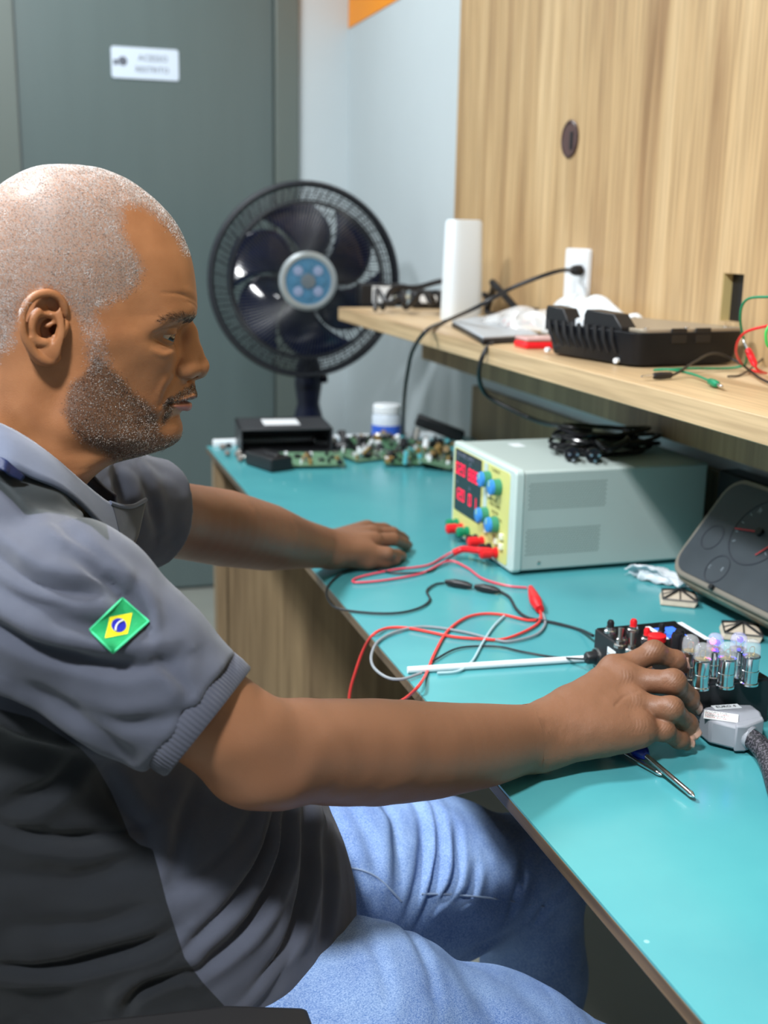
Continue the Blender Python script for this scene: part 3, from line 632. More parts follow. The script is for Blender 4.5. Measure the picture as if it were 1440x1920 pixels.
for u in (.018, .165, .31):
    q = MB(world=True); c_ = icp(u+.02, 0, -.004)+Vector((.010, 0, 0)); w_ = .046
    top = c_+Vector((-.002, 0, -.002)); 
    # bracket of crossed flat ribs
    P = [(c_.x-.030, c_.y+.028, ZD+.001), (c_.x-.052, c_.y-.012, ZD+.001), (c_.x-.012, c_.y-.038, ZD+.001), (c_.x+.008, c_.y+.002, ZD+.001)]
    T = [(p_[0]+.004, p_[1], ZD+.009) for p_ in P]
    q.add([P[0], P[1], P[2], P[3], T[0], T[1], T[2], T[3], (c_.x-.016, c_.y-.004, ZD+.018)], [(0, 3, 2, 1), (0, 1, 5, 4), (1, 2, 6, 5), (2, 3, 7, 6), (3, 0, 4, 7), (4, 5, 8), (5, 6, 8), (6, 7, 8), (7, 4, 8)])
    f_ = q.build('bracket_foot', M_FEET, ic, bevel=.001)
    q = MB(world=True); ap_ = Vector((c_.x-.016, c_.y-.004, ZD+.019))
    for T_ in T: q.tube([Vector(T_)+Vector((0, 0, .001)), ap_], .0018, n=5)
    for i_ in range(4): q.tube([Vector(T[i_])+Vector((0, 0, .001)), Vector(T[(i_+1) % 4])+Vector((0, 0, .001))], .0012, n=5)
    q.tube([(Vector(T[0])+Vector(T[1]))/2+Vector((0, 0, .001)), ap_], .001, n=5); q.tube([(Vector(T[1])+Vector(T[2]))/2+Vector((0, 0, .001)), ap_], .001, n=5)
    q.build('rib', M_BLACK, f_)
# white crumpled paper beside it
A = atZ(1205, 1085, ZD)
def pap(u, v):
    x = A.x-.02+.070*u+.01*math.sin(v*9); y = A.y+.020-.075*u-.030*v+.004*math.sin(u*13); return (x, y, ZD+.0015+.022*abs(math.sin(3.1*u+1.3*v))*math.sin(math.pi*min(1, max(0, v)))**.5+.004*math.sin(u*17+v*11)**2)
q = MB(); q.grid(pap, 30, 16); o = q.build('crumpled_paper', mat('paper_white', srgb(222, 228, 234), .7), smooth=25); o.modifiers.new('s', 'SOLIDIFY').thickness = .0008; tag(o, 'crumpled strip of white paper touching the instrument cluster', 'paper')
# black box upright at the wall
q = MB(); q.box2((1.040, 1.36, ZD), (1.078, 1.535, .905)); o = q.build('black_box', M_BLACK, bevel=.004); tag(o, 'flat black box standing against the wall behind the instrument cluster', 'box')

# ================================================================== TEST BOX WITH LAMPS
BX0, BX1, BY0, BY1, BZ = .640, .750, .975, 1.170, .800
tb = thing('lamp_test_box', 'black tester box with push buttons, switches and a row of lamp sockets', 'tester', ((BX0+BX1)/2, (BY0+BY1)/2, ZD))
q = MB(world=True); q.box2((BX0, BY0, ZD+.001), (BX1, BY1, BZ)); q.build('enclosure', mat('box_black', (.014, .015, .018), .45, bump=.4, bscale=1500), tb, bevel=.0018)
q = MB(world=True); q.box2((BX0+.002, BY0+.002, BZ), (BX1-.002, BY1-.002, BZ+.0012)); q.build('top_panel', M_BLACKG, tb)
def top(px, py, z=BZ+.0012): return atZ(px, py, z)
def btn(px, py, col, r=.0048, h=.009, base=True):
    p_ = top(px, py); q = MB(world=True); q.lathe([(r*1.55, 0), (r*1.5, .003), (r*1.15, .004), (r*1.1, .007)], p_, n=18); b_ = q.build('push_button', M_METAL, tb)
    q = MB(world=True); q.lathe([(r*.85, .0065), (r*.9, .0065+h*.7), (r*.6, .0065+h)], p_, n=18); q.build('button_cap', col, b_)
btn(1144, 1186, M_BLACK); btn(1187, 1184, M_RED); btn(1166, 1202, M_BLACK, .0045); btn(1212, 1201, M_RED, .0042); btn(1240, 1192, M_BLACK, .004)
p_ = top(1231, 1208); q = MB(world=True); q.lathe([(.0085, 0), (.0085, .004), (.0105, .005), (.0105, .011), (.009, .012)], p_, n=22); q.build('red_knob', M_RED, tb)
for (px, py) in ((1184, 1222), (1162, 1213)):
    p_ = top(px, py); q = MB(world=True); q.lathe([(.0075, 0), (.0072, .003), (.005, .004), (.0045, .008)], p_, n=8); s_ = q.build('toggle_switch', M_METAL, tb)
    q = MB(world=True); q.tube([p_+Vector((0, 0, .008)), p_+Vector((.002, .003, .022))], [.0022, .0034]); q.build('toggle_lever', M_STEEL, s_)
q = MB(world=True); a_ = top(1257, 1186); q.box(a_, (.026, .034, .0014)); q.build('blue_screen', mat('lcd_blue', srgb(60, 110, 235), .2, emit=srgb(70, 120, 255), emit_s=.5), tb)
for (px, py, w_, d_) in ((1232, 1187, .006, .045), (1300, 1183, .007, .062)): q = MB(world=True); q.box(top(px, py)+Vector((0, 0, .0003)), (w_, d_, .0005)); q.build('tape_label', M_WHITE, tb)
for (px, py, r, h) in ((1268, 1218, .007, .02), (1283, 1222, .006, .018), (1273, 1205, .006, .016)):
    p_ = top(px, py); q = MB(world=True); q.lathe([(r, 0), (r, h*.8), (r*.8, h)], p_, n=16); q.build('terminal_knob', M_BLACK, tb)
# jack and label on the left side
p_ = atX(1118, 1232, BX0); q = MB(world=True); q.lathe([(.010, 0), (.010, .002), (.008, .003), (.0075, .012), (.006, .014)], (BX0, p_.y, p_.z), (-1, 0, 0), n=20); q.lathe([(.0115, 0), (.0115, .0012)], (BX0, p_.y, p_.z), (-1, 0, 0), n=24, mi=1); q.build('cable_jack', [M_BLACK, M_STEEL], tb)
p_ = atX(1147, 1228, BX0); q = MB(world=True); q.box((BX0-.0004, p_.y, p_.z), (.0006, .020, .014)); ls = q.build('side_label', M_WHITE, tb)
q = MB(world=True); text_mb(q, 'TESTE', (BX0-.0008, p_.y+.009, p_.z-.003), (0, -1, 0), (0, 0, 1), .0055); q.build('label_print', M_BLACK, ls)
# automotive bulbs in their holders: (px, py of holder top centre)
M_GLASS = mat('bulb_glass', (.9, .94, 1), .04, alpha=.20, coat=1.0, spec=.8)
M_SOCK = mat('socket_metal', (.62, .66, .68), .18, 1.0)
def bulb(px, py, lit=None):
    p_ = atZ(px, py, BZ+.032); o_ = Vector((p_.x, p_.y, BZ+.0012))
    q = MB(world=True); q.lathe([(.0098, 0), (.0098, .002), (.0086, .003), (.0086, .014), (.0092, .0145), (.0092, .016), (.0086, .0165), (.0088, .030), (.0094, .031), (.0090, .0325), (.0076, .0328)], o_, n=26); s_ = q.build('bulb_socket', M_SOCK, tb)
    q = MB(world=True); q.lathe([(.0076, .0326), (.0066, .0332), (.0015, .0345)], o_, n=18); q.tube([o_+Vector((-.003, 0, .033)), o_+Vector((-.0025, 0, .041)), o_+Vector((.0025, 0, .041)), o_+Vector((.003, 0, .033))], .0004, n=5, smooth=4); q.build('filament_mount', mat('brass', (.8, .66, .35), .25, 1.0), s_)
    q = MB(world=True); q.lathe([(.0084, .031), (.0090, .035), (.0091, .040), (.0082, .0455), (.0055, .049), (.0001, .0505)], o_, n=24); q.build('bulb_glass', M_GLASS, s_, smooth=180)
    if lit:
        for (dx, dz, c_, nm) in lit:
            q = MB(world=True); q.ball(o_+Vector((dx, -.002, .040+dz)), .0034, 10); q.build('led_'+nm, mat('led_'+nm, c_, .4, emit=c_, emit_s=9), s_)
BL, PK = srgb(40, 30, 255), srgb(255, 60, 120)
bulb(1294, 1222); bulb(1340, 1219, [(.001, .0, BL, 'blue'), (-.0045, .002, PK, 'pink')]); bulb(1384, 1218, [(0, .003, BL, 'blue')]); bulb(1317, 1238); bulb(1364, 1236); bulb(1409, 1231)
for (px, py) in ((1318, 1285), (1363, 1283), (1408, 1270)): q = MB(world=True); q.box(atZ(px, py-6, BZ+.0008)+Vector((0, 0, .001)), (.010, .006, .0008)); q.build('socket_label', M_WHITE, tb)

# ================================================================== GREY CONNECTOR + BRAIDED CABLE
M_CONN = mat('connector_grey', srgb(150, 152, 160), .5)
ct = thing('grey_connector', 'light grey angled plug with paper labels beside the hand', 'connector', (.69, .94, ZD))
Z1 = .785
ring_ = [(1306, 1332), (1318, 1322), (1350, 1318), (1404, 1316), (1424, 1330), (1433, 1362), (1396, 1374), (1384, 1394), (1342, 1372), (1312, 1350)]
topf = [atZ(x_, y_, Z1) for x_, y_ in [(1312, 1333), (1330, 1321), (1402, 1317), (1422, 1328), (1433, 1352), (1392, 1356), (1330, 1351)]]
# body: extruded angular outline seen obliquely
def cz(px, py, z=.780): p_ = atZ(px, py, z); return (p_.x, p_.y)
out = [cz(1311, 1333), cz(1322, 1325), cz(1350, 1320), cz(1409, 1320), cz(1427, 1334), cz(1433, 1350), cz(1400, 1362), cz(1380, 1362), cz(1332, 1350)]
q = MB(world=True); q.prism(out, (0, 0, ZD+.004), (1, 0, 0), (0, 1, 0), (0, 0, .026)); q.build('shell', M_CONN, ct, bevel=.003, seg=2)
q = MB(world=True); q.prism([cz(1380, 1364), cz(1400, 1364), cz(1433, 1352), cz(1430, 1344), cz(1395, 1352), cz(1378, 1356)], (0, 0, ZD+.003), (1, 0, 0), (0, 1, 0), (0, 0, .0285)); q.build('cable_clamp', M_CONN, ct, bevel=.002)
lp = cz(1311, 1342, .772)
q = MB(world=True); q.box((lp[0], lp[1], ZD+.017), (.013, .014, .017), R=Matrix.Rotation(.5, 3, 'Z')); lt = q.build('latch', M_CONN, ct, bevel=.002)
sp = cz(1309, 1347, .770); q = MB(world=True); q.cyl((sp[0], sp[1], ZD+.018), (sp[0]-.003, sp[1]-.005, ZD+.018), .0016, n=10); q.build('latch_screw', M_BLACK, lt)
n0 = Vector((*cz(1362, 1325, .781), ZD+.0308))
q = MB(world=True); q.box(n0, (.030, .010, .0007), R=Matrix.Rotation(-.10, 3, 'Z')); lb = q.build('name_label', M_WHITE, ct)
q = MB(world=True); text_mb(q, 'EURO 4', n0+Vector((-.0125, -.0015, .0006)), (.995, -.10, 0), (.10, .995, 0), .0066); q.build('label_print', mat('ink', (.02, .02, .03), .6), lb)
oo = Vector((*cz(1352, 1343, .781), ZD+.0308)); Rm = Matrix.Rotation(-.62, 3, 'Z')
q = MB(world=True); q.box(oo, (.034, .021, .0007), R=Rm); lb = q.build('paper_label', mat('label_paper', srgb(236, 236, 236), .6), ct)
q = MB(world=True); ux_, uy_ = Rm @ Vector((1, 0, 0)), Rm @ Vector((0, 1, 0)); oo = oo+Vector((0, 0, .0006))
for k, s_ in enumerate(('CONECTOR', 'EURO 4 CAN', 'LAMPADAS', 'TESTE KL 30')): text_mb(q, s_, oo-ux_*.016+uy_*(.005-k*.0046), ux_, uy_, .0040, mi=k % 2)
q.build('label_print', [mat('ink', (.02, .02, .03), .6), mat('ink_red', srgb(170, 70, 70), .6)], lb)
c0 = Vector(atZ(1402, 1381, ZD+.0165)); q = MB(world=True); q.lathe([(.0125, -.014), (.0125, .004), (.0108, .006)], c0, (.45, -.88, .0), n=24); q.build('cable_collar', M_CONN, ct)
M_BRAID = bpy.data.materials.new('braid'); M_BRAID.use_nodes = True; nt = M_BRAID.node_tree; b_ = nt.nodes['Principled BSDF']; N = nt.nodes.new; L = nt.links.new
tc = N('ShaderNodeTexCoord'); vv = N('ShaderNodeTexVoronoi'); vv.inputs['Scale'].default_value = 420; L(tc.outputs['Object'], vv.inputs['Vector'])
cr = N('ShaderNodeValToRGB'); cr.color_ramp.elements[0].color = (.012, .012, .016, 1); cr.color_ramp.elements[0].position = .45; cr.color_ramp.elements[1].color = (.10, .09, .11, 1); cr.color_ramp.elements[1].position = .8; L(vv.outputs['Distance'], cr.inputs[0]); L(cr.outputs[0], b_.inputs['Base Color']); b_.inputs['Roughness'].default_value = .5
bc = [c0, Vector(atZ(1424, 1398, ZD+.015)), Vector(atZ(1444, 1432, ZD+.012)), Vector(atZ(1462, 1490, ZD+.0115)), Vector(atZ(1500, 1600, ZD+.0115)), Vector(atZ(1560, 1760, ZD+.0115)), Vector((.74, .25, ZD+.0115)), Vector((.85, -.10, ZD+.0115)), Vector((.95, -.58, ZD+.0115))]
cable('braided_cable', bc, .0105, M_BRAID, 'thick black braided cable leaving the grey connector', n=20)

# ================================================================== SCREWDRIVERS
def driver(name, tip, back, label, hr=.0085, hl=.07, shaft=.0028, hm=None):
    tip, back = Vector(tip), Vector(back); d_ = (tip-back).normalized(); Ls = (tip-back).length
    t = thing(name, label, 'screwdriver', tuple(back))
    q = MB(world=True); q.lathe([(shaft, 0), (shaft, Ls-.008), (shaft*1.15, Ls-.006), (shaft*.7, Ls-.002), (shaft*.25, Ls)], back, d_, n=14); q.build('shaft', mat('chrome', (.7, .7, .72), .15, 1), t)
    q = MB(world=True); q.lathe([(.004, .004), (hr*.8, .0), (hr, -.008), (hr*.85, -.02), (hr*1.05, -.04), (hr, -hl+.006), (hr*.6, -hl)], back, d_, n=8); q.build('handle', hm or mat('blue_handle', srgb(16, 34, 120), .3), t)
driver('phillips_screwdriver', (.5725, .8370, .7560), (.5655, .918, .7625), 'blue-handled screwdriver with a long bright shaft pointing out from under the hand')
driver('small_screwdriver', (.5690, .8885, .7535), (.5500, .948, .7575), 'small steel screwdriver partly hidden under the palm edge', hr=.0045, hl=.05, shaft=.0024, hm=M_STEEL)
# ================================================================== LEADS ON THE DESK
z = ZD+.003
def W(pts, dz=z): return [atZ(p[0], p[1], p[2] if len(p) > 2 else dz) for p in pts]
M_WR = mat('wire_red', srgb(232, 66, 60), .35); M_WK = mat('wire_black', (.02, .025, .03), .4); M_WG = mat('wire_grey', srgb(140, 146, 152), .4); M_PK = mat('wire_pink', srgb(222, 70, 92), .35)
t1 = thing('red_clip_lead', 'red wire with a red alligator clip, looping from the supply over the desk edge', 'test lead', tuple(atZ(1003, 1125, ZD)))
q = MB(world=True); q.tube(W([(915, 1033, .775), (890, 1032, .772), (855, 1033, .762), (830, 1045), (800, 1060), (740, 1068), (690, 1078), (664, 1086), (668, 1092), (720, 1088), (790, 1075), (840, 1052, .756), (875, 1064), (905, 1085), (950, 1098), (988, 1102)]), .0016, smooth=8); q.build('wire', M_PK, t1)
q = MB(world=True); q.tube(W([(915, 1033, .775), (893, 1032, .773), (868, 1030, .768), (850, 1037, .762)]), .0055, smooth=5); q.build('plug_sleeve', M_RED, t1)
q = MB(world=True); c_ = W([(995, 1102, ZD+.008), (1000, 1116, ZD+.009), (1005, 1128, ZD+.010), (1012, 1142, ZD+.008)]); q.tube(c_, [.004, .0075, .009, .006], n=12, smooth=4); q.build('clip_boot', M_RED, t1)
q = MB(world=True); q.tube(W([(1012, 1140, ZD+.006), (1014, 1158), (1005, 1172), (975, 1188), (940, 1199), (900, 1198), (850, 1194), (800, 1184), (760, 1177), (725, 1178), (700, 1190)])+[Vector(atX(683, 1215, .408)), Vector(atX(668, 1255, .400)), Vector(atX(655, 1305, .392)), Vector(atX(655, 1370, .388)), Vector(atX(672, 1410, .386)), Vector(atX(700, 1405, .386))], .0019, smooth=8); q.build('long_wire', M_WR, t1)
q = MB(); q.tube(W([(1016, 1160), (990, 1163), (945, 1153), (905, 1151), (870, 1160), (838, 1185), (815, 1225), (800, 1262)])+[Vector(atX(786, 1285, .4085)), Vector(atX(766, 1305, .402)), Vector(atX(742, 1322, .395)), Vector(atX(722, 1350, .390)), Vector(atX(712, 1385, .388)), Vector(atX(705, 1402, .386))], .0019, smooth=8)
o = q.build('red_wire', M_WR); tag(o, 'second red wire curving across the desk and off its front edge', 'wire')
t2 = thing('black_clip_lead', 'black wire with two black alligator clips lying end to end before the supply', 'test lead', tuple(atZ(880, 1098, ZD)))
q = MB(world=True); q.tube(W([(852, 1040, .758), (820, 1062), (800, 1072), (740, 1074), (690, 1064), (650, 1070), (622, 1090), (612, 1112), (625, 1136), (655, 1145), (710, 1150), (755, 1148), (790, 1138), (806, 1124), (800, 1108), (815, 1096), (832, 1093)]), .0017, smooth=8); q.build('wire', M_WK, t2)
for (A_, B_) in (((835, 1091), (885, 1099)), ((890, 1100), (936, 1108))):
    q = MB(world=True); a_, b2 = atZ(*A_, ZD+.006), atZ(*B_, ZD+.006); q.tube([a_, lerp(a_, b2, .35), lerp(a_, b2, .75), b2], [.0035, .0065, .006, .003], n=10, smooth=4); q.build('clip', M_BLACK, t2)
q = MB(world=True); q.tube(W([(936, 1108), (955, 1120), (968, 1142), (990, 1158), (1040, 1168), (1085, 1180), (1112, 1192, ZD+.012)]), .0022, smooth=8); q.build('lead_wire', M_WK, t2)
q = MB(); q.tube(W([(1018, 1150), (1022, 1170), (1005, 1190), (960, 1202), (930, 1200), (870, 1185), (800, 1175), (750, 1182), (712, 1200)])+W([(697, 1225), (700, 1250), (725, 1270), (755, 1273), (790, 1262)], ZD+.004), .0018, smooth=8)
o = q.build('grey_wire', M_WG); tag(o, 'grey wire looping out over the desk edge beside the red wires', 'wire')
q = MB(); q.tube(W([(945, 1155), (925, 1175), (905, 1205), (885, 1240), (860, 1258), (820, 1262)]), .0016, smooth=8); o = q.build('thin_clear_wire', mat('wire_clear', srgb(176, 206, 214), .3)); tag(o, 'thin pale wire crossing the red wire loops on the desk', 'wire')
q = MB(); q.tube(W([(1100, 1236, ZD+.018), (1040, 1232), (980, 1222), (930, 1212), (860, 1215), (810, 1240)]), .0013, smooth=8); o = q.build('thin_black_lead', M_WK); tag(o, 'thin black lead plugged into the left side of the black tester', 'wire')

# ================================================================== FAR END OF THE DESK
fb = thing('black_metal_box', 'open-fronted black metal box with a white label on its top', 'box', (.585, 2.655, ZD), -.10)
q = MB(); w_, d_, h_ = .215, .17, .062
q.box((0, 0, h_-.002), (w_, d_, .004)); q.box((-w_/2+.002, 0, h_/2), (.004, d_, h_)); q.box((w_/2-.002, 0, h_/2), (.004, d_, h_)); q.box((0, d_/2-.002, h_/2), (w_, .004, h_)); q.box((0, 0, .002), (w_, d_, .004)); q.build('case', mat('case_black', (.03, .032, .036), .45), fb, bevel=.001)
q = MB(); q.box((-.005, .01, h_+.0004), (.085, .08, .0008)); q.build('label_sticker', M_WHITE, fb)
M_PCB = mat('pcb_green', srgb(96, 132, 104), .4, noise=.35, nscale=90); M_PCBD = mat('pcb_dark', srgb(66, 104, 76), .4, noise=.35, nscale=90)
def pcb(name, c, w_, d_, rz, tilt, label, seed, m, group=None):
    t = thing(name, label, 'circuit board', c, rz, group)
    Rm = Matrix.Rotation(tilt, 3, 'X'); R = random.Random(seed)
    q = MB(); q.M = Rm.to_4x4(); q.box((0, 0, .001), (w_, d_, .002)); q.build('board', m, t)
    q = MB(); q.M = Rm.to_4x4()
    for k in range(26):
        x, y = R.uniform(-w_/2+.006, w_/2-.006), R.uniform(-d_/2+.006, d_/2-.006)
        if R.random() < .4: q.cyl((x, y, .002), (x, y, .002+R.uniform(.004, .014)), R.uniform(.002, .005), n=10, mi=R.choice((0, 1, 2, 3)))
        else: q.box((x, y, .002+.003), (R.uniform(.004, .014), R.uniform(.004, .012), R.uniform(.004, .012)), R.choice((0, 0, 1, 2, 3)))
    o_ = q.build('components', [M_BLACK, M_STEEL, M_WHITE, mat('amber', srgb(150, 120, 70), .5)], t); o_['kind'] = 'stuff'
    return t
pcb('circuit_board', (.600, 2.45, ZD+.012), .15, .10, -.15, .10, 'green circuit board with white connectors in front of the black box', 1, M_PCB)
q = MB(); q.box((0, 0, .016), (.055, .11, .030)); q.box((.0, -.02, .033), (.02, .05, .006)); o = q.build('black_connector_block', M_BLACK, bevel=.004); o.location = (.505, 2.44, ZD); o.rotation_euler = (0, 0, .35); tag(o, 'ribbed black connector block left of the green circuit board', 'connector')
q = MB(); R = random.Random(2)
for k in range(12): q.ball((.462+R.uniform(-.025, .03), 2.60+R.uniform(-.12, .10), ZD+.008), R.uniform(.006, .010), 8, sc=(1, 1.3, .8), mi=k % 3)
o = q.build('screw_pile', [M_STEEL, mat('dull_brown', srgb(120, 110, 104), .6), M_BLACK]); o['kind'] = 'stuff'; tag(o, 'scatter of small dull metal parts beside the black box', 'parts')
grp = 'circuit boards heaped at the desk end'
for k, (x, y, w_, d_, rz, tl, zz) in enumerate(((.745, 2.50, .11, .10, .3, .08, .008), (.83, 2.42, .13, .10, -.2, .12, .012), (.90, 2.52, .12, .11, .5, -.1, .016), (.80, 2.58, .12, .09, .1, .2, .018), (.88, 2.36, .10, .08, .9, .15, .014))):
    pcb('circuit_board', (x, y, ZD+zz), w_, d_, rz, tl, ['green circuit board nearest the black box in the heap', 'green circuit board at the front of the heap by the supply', 'dark crowded circuit board at the right of the heap', 'tilted circuit board at the back of the heap by the jar', 'small circuit board tucked beside the power supply'][k], 20+k, M_PCBD if k % 2 else M_PCB, None)
q = MB(); R = random.Random(9)
for k in range(60):
    x, y = R.uniform(.72, .95), R.uniform(2.36, 2.62); q.cyl((x, y, ZD+.01), (x+R.uniform(-.02, .02), y+R.uniform(-.02, .02), ZD+R.uniform(.02, .042)), R.uniform(.003, .009), n=8, mi=R.choice((0, 0, 1, 2, 3, 4, 5)))
o = q.build('loose_components', [M_BLACK, M_STEEL, M_WHITE, mat('amber', srgb(150, 120, 70), .5), M_PCBD, mat('teal_part', srgb(90, 180, 190), .4)]); o['kind'] = 'stuff'; tag(o, 'jumble of loose electronic components on the heaped boards', 'components')
q = MB(); q.box((0, 0, 0), (.12, .028, .028)); o = q.build('black_bar', M_BLACK, bevel=.004); o.location = (.945, 2.55, ZD+.055); o.rotation_euler = (0, .35, -.3); tag(o, 'black bar-shaped part sticking up behind the circuit boards', 'part')
for (x, y, l_) in ((.690, 2.63, 'chrome and black fitting right of the black box'), (.715, 2.57, 'short black fitting with a silver end by the heaped boards')):
    q = MB(); q.cyl((-.03, 0, .014), (.02, 0, .014), .013, n=14); q.ball((-.03, 0, .018), .010, 10, mi=1); q.ball((.015, -.005, .022), .008, 10, mi=1); o = q.build('fitting', [M_BLACK, M_METAL]); o.location = (x, y, ZD); o.rotation_euler = (0, 0, -.6); tag(o, l_, 'part')
jr = thing('plastic_jar', 'white plastic jar with a blue label beyond the circuit boards', 'jar', (.846, 2.66, ZD))
q = MB(); q.lathe([(.034, 0), (.036, .004), (.036, .070), (.032, .078)], n=28); q.build('body', mat('jar_white', srgb(206, 216, 228), .35), jr)
q = MB(); q.lathe([(.034, .079), (.034, .096), (.031, .099)], n=28); q.build('lid', M_WHITE, jr)
q = MB(); q.lathe([(.0365, .012), (.0365, .050)], n=28); q.build('label_band', mat('label_blue', srgb(60, 104, 214), .4), jr)

# ================================================================== FAN
FC = Vector((.745, 3.10, 1.126)); fd = Vector((-.10, -1, .02)).normalized(); RF = .256
fn_ = thing('pedestal_fan', 'large dark navy pedestal fan with a silver hub standing beyond the desk', 'fan', (FC.x+.03, FC.y+.14, 0))
fx = Vector((1, 0, 0)); fx = (fx-fd*fx.dot(fd)).normalized(); fz = fd.cross(fx)*-1
if fz.z < 0: fz = -fz
def fp(r, a, d): return FC+fx*(r*math.cos(a))+fz*(r*math.sin(a))+fd*d
M_FAN = mat('fan_black', (.016, .019, .026), .35); M_NAVY = mat('fan_blade', srgb(16, 26, 62), .12, coat=.5); M_SIL = mat('fan_silver', srgb(176, 184, 188), .3, .6)
q = MB(world=True)
for (r, d, t) in ((RF, 0, .0075), (RF-.003, .022, .005), (RF-.003, -.03, .005)): q.tube([fp(r, 2*math.pi*i/72, d) for i in range(72)], t, n=8, closed=True)
q.tube([fp(RF*.80, 2*math.pi*i/64, .045) for i in range(64)], .006, n=8, closed=True); q.build('cage_ring', M_FAN, fn_)
for nm, s_ in (('front_grille', 1), ('rear_grille', -1)):
    q = MB(world=True); n_ = 128 if s_ > 0 else 84
    for i in range(n_):
        a_ = 2*math.pi*i/n_; tw = .55
        pts = [fp(RF-.004, a_, .012*s_), fp(RF*.9, a_+.02*tw, .040*s_), fp(RF*.80, a_+.08*tw, .052*s_), fp(RF*.55, a_+.25*tw, .060*s_), fp(.074, a_+.6*tw, .062*s_)]
        q.tube(pts, .0016, n=4, smooth=3, cap=False)
    for r in (.84, .88, .92, .96) if s_ > 0 else (.5, .75): q.tube([fp(RF*r, 2*math.pi*i/64, (.050-.25*(r-.8)*.7 if s_ > 0 else -.055)) for i in range(64)], .0018 if s_ > 0 else .0014, n=5, closed=True)
    q.build(nm, M_FAN, fn_)
q = MB(world=True); q.lathe([(.078, .058), (.078, .066), (.070, .072), (.062, .071), (.061, .066), (.001, .066)], FC, fd, n=40); hub = q.build('hub_cap', M_SIL, fn_)
q = MB(world=True)
for k in range(8):
    a_ = 2*math.pi*k/8; c_ = fp(.038, a_, .0665); q.lathe([(.0135, 0), (.0125, .003), (.001, .004)], c_, fd, n=14, mi=k % 2)
q.lathe([(.062, .0), (.062, .0015), (.05, .0015)], FC+fd*.066, fd, n=36, mi=0); q.lathe([(.021, 0), (.019, .005), (.001, .006)], FC+fd*.067, fd, n=20, mi=2)
q.build('hub_emblem', [mat('emblem_blue', srgb(70, 118, 150), .3), mat('emblem_pale', srgb(136, 150, 180), .3), mat('emblem_grey', srgb(120, 132, 142), .3, .5)], hub)
NB = 6
for k in range(NB):
    a0 = 2*math.pi*k/NB+.3
    def bl(u, v, a0=a0):
        r = .055+(.155)*u; a_ = a0+(v-.5)*(.72+.28*math.sin(math.pi*u))+.55*u*u; return fp(r+.0*v, a_, .012+.040*(v-.5)*(1-.3*u))
    q = MB(world=True); q.grid(bl, 14, 10); q.build('blade', M_NAVY, fn_, smooth=180, solid=.0025)
q = MB(world=True); q.lathe([(.06, -.02), (.058, .03), (.045, .05)], FC, fd, n=28); q.lathe([(.05, -.02), (.062, -.045), (.062, -.13), (.045, -.15), (.02, -.155)], FC, fd, n=28); q.build('motor_housing', M_FAN, fn_)
bx, by = FC.x+.035, FC.y+.10
q = MB(world=True); sec = [(.020, .88), (.036, .86), (.040, .80), (.032, .745), (.044, .70), (.044, .62), (.030, .56), (.020, .54)]
vs = []; n_ = 20
for r, z_ in sec[::-1]: vs += [(bx+r*math.cos(2*math.pi*i/n_), by+.8*r*math.sin(2*math.pi*i/n_), z_+.03) for i in range(n_)]
fs = [(k*n_+i, k*n_+(i+1) % n_, (k+1)*n_+(i+1) % n_, (k+1)*n_+i) for k in range(len(sec)-1) for i in range(n_)]+[tuple(range(n_-1, -1, -1)), tuple((len(sec)-1)*n_+i for i in range(n_))]
q.add(vs, fs); q.cyl((bx, by, .88), (bx, by+.02, 1.0), .026, .03); q.cyl((bx+.035, by-.01, .845), (bx+.052, by-.01, .845), .012, n=14); q.build('neck', mat('fan_navy', srgb(14, 20, 44), .3), fn_)
q = MB(world=True); q.cyl((bx, by, .03), (bx, by, .60), .016); q.build('pole', M_FAN, fn_)
q = MB(world=True); q.lathe([(.19, 0), (.19, .012), (.16, .022), (.03, .04), (.018, .06)], (bx, by, 0), n=36); q.build('base', M_FAN, fn_)
q = MB(); q.tube([(bx, by+.02, .03), (bx+.10, by+.15, .006), (bx+.2, by+.2, .006), (1.07, by+.25, .05), (1.085, by+.25, .3)], .004, smooth=8); o = q.build('fan_cord', M_BLACK); tag(o, 'black cord on the floor running from the fan to the wall', 'cable')

# ================================================================== CHAIR
ch = thing('office_chair', 'black padded chair the man sits on', 'chair', (-.02, 1.0, 0))
q = MB(); q.prism(rrect(.50, .50, .09), (.03, .02, .40), (1, 0, 0), (0, 1, 0), (0, 0, .065)); q.build('seat', M_BLACKR, ch, bevel=.02, seg=4)
def bk(u, v):
    z = .50+.38*v; a_ = (u-.5)*1.1; return (-.30-.05*v+.12*(1-math.cos(a_)), .44*(u-.5), z)
q = MB(); q.grid(bk, 20, 16); q.build('backrest', M_BLACKR, ch, smooth=180, solid=.04, bevel=.0)
q = MB(); q.box((-.24, 0, .44), (.03, .06, .22)); q.build('back_bracket', M_BLACK, ch, bevel=.004)
q = MB(); q.cyl((0.02, 0, .10), (0.02, 0, .40), .025); q.build('gas_lift', M_STEEL, ch)
for s_ in (-1, 1):
    q = MB(); A_ = [(-.17, s_*.272, .580), (-.06, s_*.276, .6), (.10, s_*.276, .586), (.20, s_*.272, .555)]
    q = MB(); yy = s_*.218
    q.prism([(x_, z_) for x_, z_ in ((-.22, .650), (-.10, .656), (.05, .655), (.15, .647), (.22, .630), (.21, .618), (.04, .634), (-.10, .634), (-.22, .626))], (0, yy-.03, 0), (1, 0, 0), (0, 0, 1), (0, .06, 0)); ar = q.build('armrest', M_BLACKR, ch, bevel=.008, seg=3)
    q = MB(); q.box((-.03, yy, .52), (.05, .02, .23)); q.build('post', M_BLACK, ar, bevel=.004)
